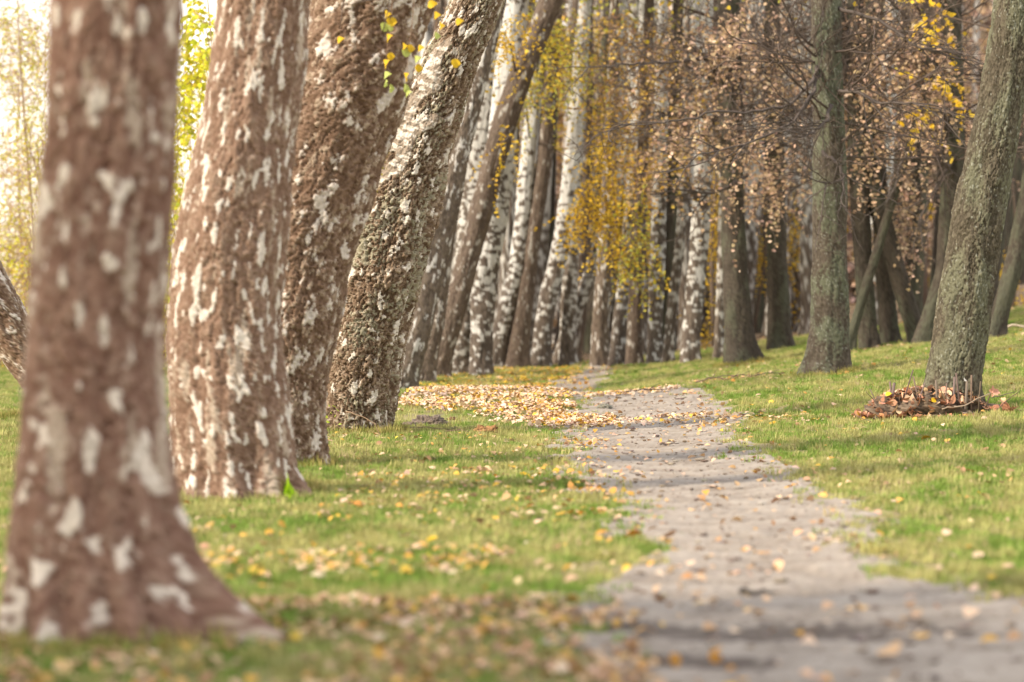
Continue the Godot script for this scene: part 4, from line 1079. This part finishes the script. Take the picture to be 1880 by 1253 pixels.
	twig("twig", "short dark twig left of the rusty clod", [[-0.66, on_ground(-0.66, 23.6).y + 0.035, -23.6], [-0.5, on_ground(-0.5, 23.55).y + 0.05, -23.55], [-0.35, on_ground(-0.35, 23.5).y + 0.015, -23.5]], 0.006, Color(0.15, 0.10, 0.08), "", 1, 4)
	twig("twig", "long dark twig lying across the far end of the open path", [[1.35, on_ground(1.35, 31.3).y + 0.02, -31.3], [1.7, on_ground(1.7, 31.2).y + 0.04, -31.2], [2.05, on_ground(2.05, 31.3).y + 0.02, -31.3]], 0.012, Color(0.13, 0.10, 0.085), "", 1, 5)
	twig("twig", "dark stick lying alone on the near path", [[1.005, on_ground(1.0, 10.6).y + 0.022, -10.6], [1.08, on_ground(1.08, 10.58).y + 0.026, -10.58], [1.155, on_ground(1.15, 10.6).y + 0.022, -10.6]], 0.013, Color(0.055, 0.048, 0.045))
	twig("twig", "short dark stick on the path left of the first grass tongue on the right", [[1.33, on_ground(1.33, 21.6).y + 0.02, -21.6], [1.42, on_ground(1.42, 21.6).y + 0.022, -21.6], [1.5, on_ground(1.5, 21.6).y + 0.02, -21.6]], 0.009, Color(0.14, 0.11, 0.095))
	for s in [[2.55, 33.5], [2.95, 33.8], [3.25, 33.2], [2.75, 34.4]]:
		twig("twig", "rotting brown twig in the litter patch on the rise below the bent linden", [[s[0], on_ground(s[0], s[1]).y + 0.03, -s[1]], [s[0] + 0.25, on_ground(s[0] + 0.25, s[1]).y + 0.07, -s[1] + 0.05], [s[0] + 0.5, on_ground(s[0] + 0.5, s[1]).y + 0.03, -s[1]]], 0.009, Color(0.16, 0.12, 0.10), "twigs in the litter patch on the rise", 2, int(s[0] * 100))
	twig("fallen_branch", "pale barkless branch lying on the rise at the right edge", [[7.6, on_ground(7.6, 38.0).y + 0.08, -38.0], [7.9, on_ground(7.9, 38.0).y + 0.10, -38.0], [8.25, on_ground(8.25, 38.0).y + 0.04, -38.0]], 0.03, Color(0.46, 0.38, 0.30), "", 1, 6)

	# sprout with green leaves at the foot of the mossy birch
	var sprout := thing("birch_sprout", "thin sprout with a few light green leaves at the foot of the mossy birch", "sprout", on_ground(-1.80, 23.3))
	var st := Acc.new()
	st.tube(PackedVector3Array([Vector3(0, 0, 0), Vector3(-0.03, 0.08, 0.02), Vector3(0.0, 0.17, 0.03), Vector3(0.06, 0.26, 0.02)]), 0.005, 0.002, 5, Color(0.35, 0.27, 0.16))
	st.tube(PackedVector3Array([Vector3(-0.01, 0.02, 0), Vector3(0.1, 0.1, 0.02), Vector3(0.16, 0.14, 0.03)]), 0.004, 0.002, 5, Color(0.35, 0.27, 0.16))
	put("stem", st.mesh(), twig_mat, sprout)
	for p in [[-0.04, 0.11, 0.04], [0.02, 0.14, 0.05], [0.0, 0.19, 0.04], [0.05, 0.23, 0.05], [0.09, 0.20, 0.04], [0.08, 0.29, 0.03], [0.03, 0.30, 0.03], [0.14, 0.12, 0.05], [0.11, 0.26, 0.05]]:
		leaf_part("leaf", sprout, 0, Vector3(p[0], p[1], p[2]), Basis.from_euler(Vector3(r.randf_range(0.3, 1.2), r.randf() * TAU, r.randf_range(-0.5, 0.5))), r.randf_range(0.5, 0.95), Color(0.42, 0.50, 0.07), live_leaf_mat)
	twig("twig", "long arched bare twig before the foot of the mossy birch", [[-1.60, on_ground(-1.6, 23.2).y + 0.24, -23.2], [-1.45, on_ground(-1.45, 23.2).y + 0.20, -23.2], [-1.32, on_ground(-1.32, 23.2).y + 0.13, -23.2], [-1.27, on_ground(-1.27, 23.2).y, -23.2]], 0.006, Color(0.38, 0.26, 0.18))

	# lime plant before the dotted birch
	var plant := thing("lime_plant", "bright lime green young plant with one upright leaf before the dotted birch", "plant", on_ground(-1.475, 15.75))
	for l in [[0.0, 0.10, 0.0, 0.0, 1.5, 2.1], [-0.045, 0.05, 0.01, 0.25, 0.9, 1.9], [0.05, 0.05, 0.01, PI - 0.25, 0.85, 1.9], [-0.09, 0.025, 0.02, 0.5, 0.4, 1.4], [0.02, 0.06, 0.03, 1.9, 1.0, 1.6], [0.085, 0.02, 0.03, PI, 0.4, 1.2]]:
		leaf_part("leaf", plant, 2, Vector3(l[0], l[1], l[2]), Basis(Vector3.UP, l[3]) * Basis(Vector3.BACK, l[4]), l[5], Color(0.40, 0.60, 0.02), live_leaf_mat)
	var ps := Acc.new()
	ps.tube(PackedVector3Array([Vector3(0, -0.01, 0), Vector3(0.004, 0.06, 0), Vector3(0, 0.14, 0)]), 0.006, 0.003, 6, Color(0.33, 0.48, 0.04))
	put("stem", ps.mesh(), live_leaf_mat, plant)

	# a leaning birch limb above the picture carries hanging twigs
	limb_along(get_node("birch_tree_002"), [[-1.25, 3.75, -18.9], [-1.05, 3.95, -18.5], [-0.85, 4.02, -18.1], [-0.45, 4.0, -18.0]], 0.03, Color(0.13, 0.10, 0.085), r, 3)
	var g0 := Color(0.70, 0.46, 0.03)
	var g1 := Color(0.48, 0.54, 0.16)
	var strands := [
		["hanging birch twig with round yellow leaves, left of the papery bark", -1.15, [[-1.16, 3.99, g0], [-1.13, 3.93, g0], [-1.19, 3.88, g1], [-1.13, 3.87, g1], [-1.145, 3.77, g0], [-1.135, 3.60, g0], [-1.17, 3.53, g0], [-1.165, 3.42, g1], [-1.17, 3.35, g1], [-1.125, 3.30, g1]]],
		["hanging birch twig with green and yellow leaves at the edge of the papery bark", -0.95, [[-1.0, 3.69, g0], [-0.945, 3.68, g0], [-0.99, 3.64, g1], [-0.85, 3.67, g0], [-0.88, 3.57, g1], [-0.875, 3.49, g0], [-0.98, 3.41, g0], [-0.985, 3.31, g1], [-0.97, 3.25, g1]]],
		["hanging birch twig with large yellow leaves before the top of the mossy birch", -0.70, [[-0.74, 4.08, g0], [-0.70, 3.98, g0], [-0.655, 3.88, g0], [-0.70, 3.80, g1], [-0.49, 3.92, g0], [-0.53, 3.54, g0]]],
		["single yellow leaf on a hanging thread before the broad brown birch", -1.60, [[-1.60, 3.75, g0]]],
	]
	# the leaves above were measured in a plane 22.5 m away; the twigs hang at 18 m
	for s in strands:
		s[1] *= 0.8
		for l in s[2]:
			l[0] *= 0.8
			l[1] = 1.28 + (l[1] - 1.28) * 0.8
		var o := thing("hanging_twig", s[0], "twig", Vector3(s[1], 3.98, -18.0), "birch twigs hanging into the picture")
		var line := Acc.new()
		var low: float = 9.0
		for l in s[2]:
			low = minf(low, l[1])
		var main := PackedVector3Array()
		for i in 9:
			var t := i / 8.0
			main.append(Vector3(0.03 * sin(t * 5.0), -(3.98 - low) * t, 0.02 * cos(t * 4.0)))
		line.tube(main, 0.004, 0.0012, 4, Color(0.26, 0.17, 0.12))
		for l in s[2]:
			var tip := Vector3(l[0] - s[1], l[1] - 3.98 + 0.03, 0.0)
			line.tube(PackedVector3Array([Vector3(tip.x * 0.25, tip.y + 0.08, 0.0), tip]), 0.0018, 0.001, 3, Color(0.26, 0.17, 0.12))
		put("stem", line.mesh(), twig_mat, o)
		for l in s[2]:
			leaf_part("leaf", o, 1, Vector3(l[0] - s[1], l[1] - 3.98, 0.01), Basis.from_euler(Vector3(r.randf_range(1.0, 1.6), r.randf_range(-0.6, 0.6), r.randf_range(0.6, 2.4))), r.randf_range(1.15, 1.55), l[2], live_leaf_mat)

	# single leaves near the camera
	var t0 := Color(0.62, 0.45, 0.33)
	var t1 := Color(0.62, 0.49, 0.37)
	var br := Color(0.42, 0.22, 0.10)
	var org := Color(0.60, 0.33, 0.08)
	for l in [
		["largest pale tan leaf on the near path, left of the dark stick", 0.84, 10.25, t1, 1.75], ["brown orange leaf on the path above the dark stick and left of it", 0.815, 11.2, br, 1.0], ["cream leaf on the path next to the brown orange one", 0.70, 11.35, t1, 1.0],
		["orange brown leaf beside a dark clod near the bottom of the path", 0.51, 9.25, org, 1.5], ["orange leaf on the path below the dark stick", 1.02, 9.85, org, 0.95], ["grey white leaf on the path left of the bottom", 0.87, 9.35, t1, 0.9],
		["tan leaf on the right of the near path below the grass tongue", 1.45, 9.95, Color(0.60, 0.40, 0.20), 1.3], ["pinkish tan leaf low on the near path", 1.10, 8.95, t0, 1.4], ["broad tan brown leaf at the bottom of the path", 1.37, 8.75, Color(0.58, 0.38, 0.22), 2.0],
		["pale yellow leaf low on the right of the near path", 1.59, 9.3, t1, 1.0], ["pale leaf standing on edge at the right of the near path", 1.68, 9.2, t1, 1.0], ["tan leaf close under the right grass edge", 1.87, 9.8, t0, 1.3],
		["yellow leaf alone in the grass between the dotted birch and the path", -0.43, 12.9, Color(0.72, 0.48, 0.03), 1.3], ["dark orange leaf at the tip of the left grass tongue", 0.50, 13.2, Color(0.50, 0.25, 0.05), 1.7], ["second dark orange leaf at the tip of the left grass tongue", 0.66, 13.1, Color(0.55, 0.28, 0.05), 1.6],
		["rust leaf in the grass below the lime plant", -0.97, 15.0, Color(0.50, 0.23, 0.06), 1.2], ["bright orange leaf pair lying in the grass left of the path bend", 0.10, 17.7, Color(0.64, 0.36, 0.02), 1.6], ["yellow leaf in the middle of the right grass tongue", 1.88, 12.3, Color(0.68, 0.44, 0.04), 1.3],
		["pale blade like leaf in the right grass tongue", 1.70, 12.8, t1, 1.4], ["rust orange leaf on the rise below the shoot heap", 3.55, 20.6, Color(0.60, 0.34, 0.03), 1.5], ["dark brown curled leaf standing in the grass at the right edge", 4.05, 18.4, Color(0.16, 0.10, 0.075), 1.6], ["second dark curled leaf at the right edge, above the first", 4.3, 20.0, Color(0.14, 0.09, 0.07), 1.2],
		["orange leaf in the middle of the rise left of the shoot heap", 2.55, 23.6, Color(0.55, 0.30, 0.03), 1.6], ["yellow leaf at the bottom left beside the root of the nearest birch", -0.93, 9.3, Color(0.66, 0.44, 0.04), 1.4], ["second yellow leaf by the root of the nearest birch", -0.83, 9.05, Color(0.66, 0.44, 0.05), 1.3]]:
		var raise: float = 0.03 if inside_path(l[1], -l[2]) < 0.0 else 0.02
		var o := leaf_part("fallen_leaf", self, [0, 2, 1][r.randi() % 3], on_ground(l[1], l[2], raise), Basis.from_euler(Vector3(r.randf_range(-0.5, 0.5), r.randf() * TAU, r.randf_range(-0.3, 0.3))), l[4], l[3], leaf_mat)
		tag(o, l[0], "leaf")
	for i in 90:
		var d := r.randf_range(7.9, 13.5)
		var x := d * r.randf_range(-0.2, 0.21)
		var ins := inside_path(x, -d)
		if ins > 0.0 and r.randf() < 0.5:
			continue
		var where_is := "on the bare earth of the near path" if ins > 0.0 else ("in the near grass left of the path" if x < 1.0 else "in the near grass right of the path")
		var pick := r.randi() % 4
		var col: Color = [t0, t1, Color(0.45, 0.30, 0.20), Color(0.56, 0.32, 0.06)][pick]
		var o := leaf_part("fallen_leaf", self, r.randi() % 3, on_ground(x, d, 0.022 if ins > 0.0 else 0.035), Basis.from_euler(Vector3(r.randf_range(-0.5, 0.5), r.randf() * TAU, r.randf_range(-0.4, 0.4))), r.randf_range(0.75, 1.25), col, leaf_mat)
		tag(o, "loose %s birch leaf lying %s" % [["tan", "cream", "brown", "orange"][pick], where_is], "leaf", "loose %s leaves %s" % [["tan", "cream", "brown", "orange"][pick], where_is])


# ------------------------------------------------------------------ helpers

class Acc:
	var v := PackedVector3Array()
	var c := PackedColorArray()
	var ix := PackedInt32Array()

	func tube(pts: PackedVector3Array, r0: float, r1: float, sides: int, col: Color) -> void:
		var base := v.size()
		var n := pts.size()
		var side := Vector3.RIGHT
		for i in n:
			var dir := (pts[mini(i + 1, n - 1)] - pts[maxi(i - 1, 0)]).normalized()
			if absf(dir.dot(side)) > 0.9:
				side = Vector3.FORWARD if absf(dir.z) < 0.8 else Vector3.UP
			var a := (side - dir * side.dot(dir)).normalized()
			side = a
			var b := dir.cross(a)
			var rad := lerpf(r0, r1, float(i) / maxi(1, n - 1))
			for k in sides:
				var ang := TAU * k / sides
				v.append(pts[i] + (a * cos(ang) + b * sin(ang)) * rad)
				c.append(col)
		for i in n - 1:
			for k in sides:
				var p := base + i * sides + k
				var q := base + i * sides + (k + 1) % sides
				ix.append_array([p, q + sides, q, p, p + sides, q + sides])
		v.append(pts[n - 1])
		c.append(col)
		for k in sides:
			ix.append_array([base + (n - 1) * sides + k, v.size() - 1, base + (n - 1) * sides + (k + 1) % sides])
		v.append(pts[0])
		c.append(col)
		for k in sides:
			ix.append_array([base + k, base + (k + 1) % sides, v.size() - 1])

	func mesh() -> ArrayMesh:
		var arrays := []
		arrays.resize(Mesh.ARRAY_MAX)
		arrays[Mesh.ARRAY_VERTEX] = v
		arrays[Mesh.ARRAY_COLOR] = c
		arrays[Mesh.ARRAY_INDEX] = ix
		var st := SurfaceTool.new()
		st.create_from_arrays(arrays)
		st.generate_normals()
		return st.commit()


func mesh_of(v: PackedVector3Array, c: PackedColorArray, ix: PackedInt32Array) -> ArrayMesh:
	var a := Acc.new()
	a.v = v
	a.c = c
	a.ix = ix
	return a.mesh()


func put(called: String, mesh: Mesh, mat: Material, parent: Node) -> MeshInstance3D:
	var o := MeshInstance3D.new()
	o.name = numbered(called) if parent == self else called
	o.mesh = mesh
	o.material_override = mat
	parent.add_child(o, true)
	return o


func numbered(called: String) -> String:
	var n: int = names.get(called, -1) + 1
	names[called] = n
	return called if n == 0 else "%s_%03d" % [called, n]


func scatter(called: String, mesh: Mesh, where: Array[Transform3D], tint: PackedColorArray, mat: Material, parent: Node, label: String) -> MultiMeshInstance3D:
	var m := MultiMesh.new()
	m.transform_format = MultiMesh.TRANSFORM_3D
	m.use_colors = true
	m.mesh = mesh
	m.instance_count = where.size()
	for i in where.size():
		m.set_instance_transform(i, where[i])
		m.set_instance_color(i, tint[i])
	var o := MultiMeshInstance3D.new()
	o.name = numbered(called) if parent == self else called
	o.multimesh = m
	o.material_override = mat
	o.set_meta("kind", "stuff")
	if label:
		o.set_meta("label", label)
		o.set_meta("category", "grass" if called == "grass" else "woods" if called == "deep_woods" else "gravel" if called == "gravel" else "fallen leaves")
	parent.add_child(o, true)
	return o


func matte(rough: float, bump: float, scale: float, spec: float) -> StandardMaterial3D:
	var m := StandardMaterial3D.new()
	m.vertex_color_use_as_albedo = true
	m.roughness = rough
	m.metallic_specular = spec * 0.6
	m.cull_mode = BaseMaterial3D.CULL_DISABLED
	if bump > 0.0:
		var t := NoiseTexture2D.new()
		t.width = 512
		t.height = 512
		t.seamless = true
		var f := FastNoiseLite.new()
		f.noise_type = FastNoiseLite.TYPE_SIMPLEX_SMOOTH
		f.frequency = 0.03
		f.fractal_octaves = 4
		f.seed = int(scale)
		t.noise = f
		t.as_normal_map = true
		t.bump_strength = 6.0
		m.normal_enabled = true
		m.normal_texture = t
		m.normal_scale = bump
		m.uv1_triplanar = true
		m.uv1_scale = Vector3(scale * 0.55, scale * 0.3, scale * 0.55)
	return m


func vary(c: Color, r: RandomNumberGenerator, much: float) -> Color:
	var k := 1.0 + r.randf_range(-much, much)
	return Color(c.r * k, c.g * k * r.randf_range(0.93, 1.07), c.b * k * r.randf_range(0.85, 1.15))


func inball(r: RandomNumberGenerator) -> Vector3:
	for i in 20:
		var p := Vector3(r.randf_range(-1, 1), r.randf_range(-1, 1), r.randf_range(-1, 1))
		if p.length_squared() <= 1.0:
			return p
	return Vector3.ZERO


func turned(r: RandomNumberGenerator) -> Basis:
	return Basis.from_euler(Vector3(r.randf() * TAU, r.randf() * TAU, r.randf() * TAU))


# a leaf lying along x in the plane y = 0, a little folded and curled
func leaf_shape(length: float, width: float, curl: float) -> ArrayMesh:
	var a := Acc.new()
	var prof := [0.0, 0.82, 1.0, 0.93, 0.70, 0.36, 0.0]
	for i in 7:
		var t := i / 6.0
		var x := (t - 0.5) * length
		var h := curl * (4.0 * t * (1.0 - t)) - curl * 0.5
		var w: float = prof[i] * width * 0.5
		a.v.append(Vector3(x, h, 0))
		a.v.append(Vector3(x, h + 0.16 * w, w))
		a.v.append(Vector3(x, h + 0.10 * w, -w))
		for k in 3:
			a.c.append(Color.WHITE)
	for i in 6:
		var p := i * 3
		a.ix.append_array([p, p + 3, p + 4, p, p + 4, p + 1, p, p + 5, p + 3, p, p + 2, p + 5])
	return a.mesh()


func pebble_shape() -> ArrayMesh:
	var a := Acc.new()
	for i in 5:
		for k in 6:
			var el := lerpf(-1.3, 1.3, i / 4.0)
			var n := 1.0 + 0.35 * smooth_noise.get_noise_3d(k * 2.1, i * 1.7, 3.0)
			a.v.append(Vector3(cos(el) * cos(TAU * k / 6.0), sin(el), cos(el) * sin(TAU * k / 6.0)) * n)
			a.c.append(Color.WHITE)
	for i in 4:
		for k in 6:
			var p := i * 6 + k
			var q := i * 6 + (k + 1) % 6
			a.ix.append_array([p, q, q + 6, p, q + 6, p + 6])
	return a.mesh()


func tuft_shape(high: float, wide: float, blades: int, sd: int) -> ArrayMesh:
	var r := RandomNumberGenerator.new()
	r.seed = 500 + sd
	var a := Acc.new()
	for b in blades:
		var ang := r.randf() * TAU
		var root := Vector3(r.randfn() * 0.022, 0, r.randfn() * 0.022)
		var out := Vector3(cos(ang), 0, sin(ang))
		var across := Vector3(-out.z, 0, out.x) * wide
		var h := high * r.randf_range(0.6, 1.25)
		var bend := h * r.randf_range(0.1, 0.8)
		var p := a.v.size()
		a.v.append_array([root - across, root + across, root + out * bend * 0.35 + Vector3(0, h * 0.6, 0) - across * 0.8, root + out * bend * 0.35 + Vector3(0, h * 0.6, 0) + across * 0.8, root + out * bend + Vector3(0, h, 0)])
		for k in 5:
			a.c.append(Color.WHITE)
		a.ix.append_array([p, p + 3, p + 1, p, p + 2, p + 3, p + 2, p + 4, p + 3])
	return a.mesh()
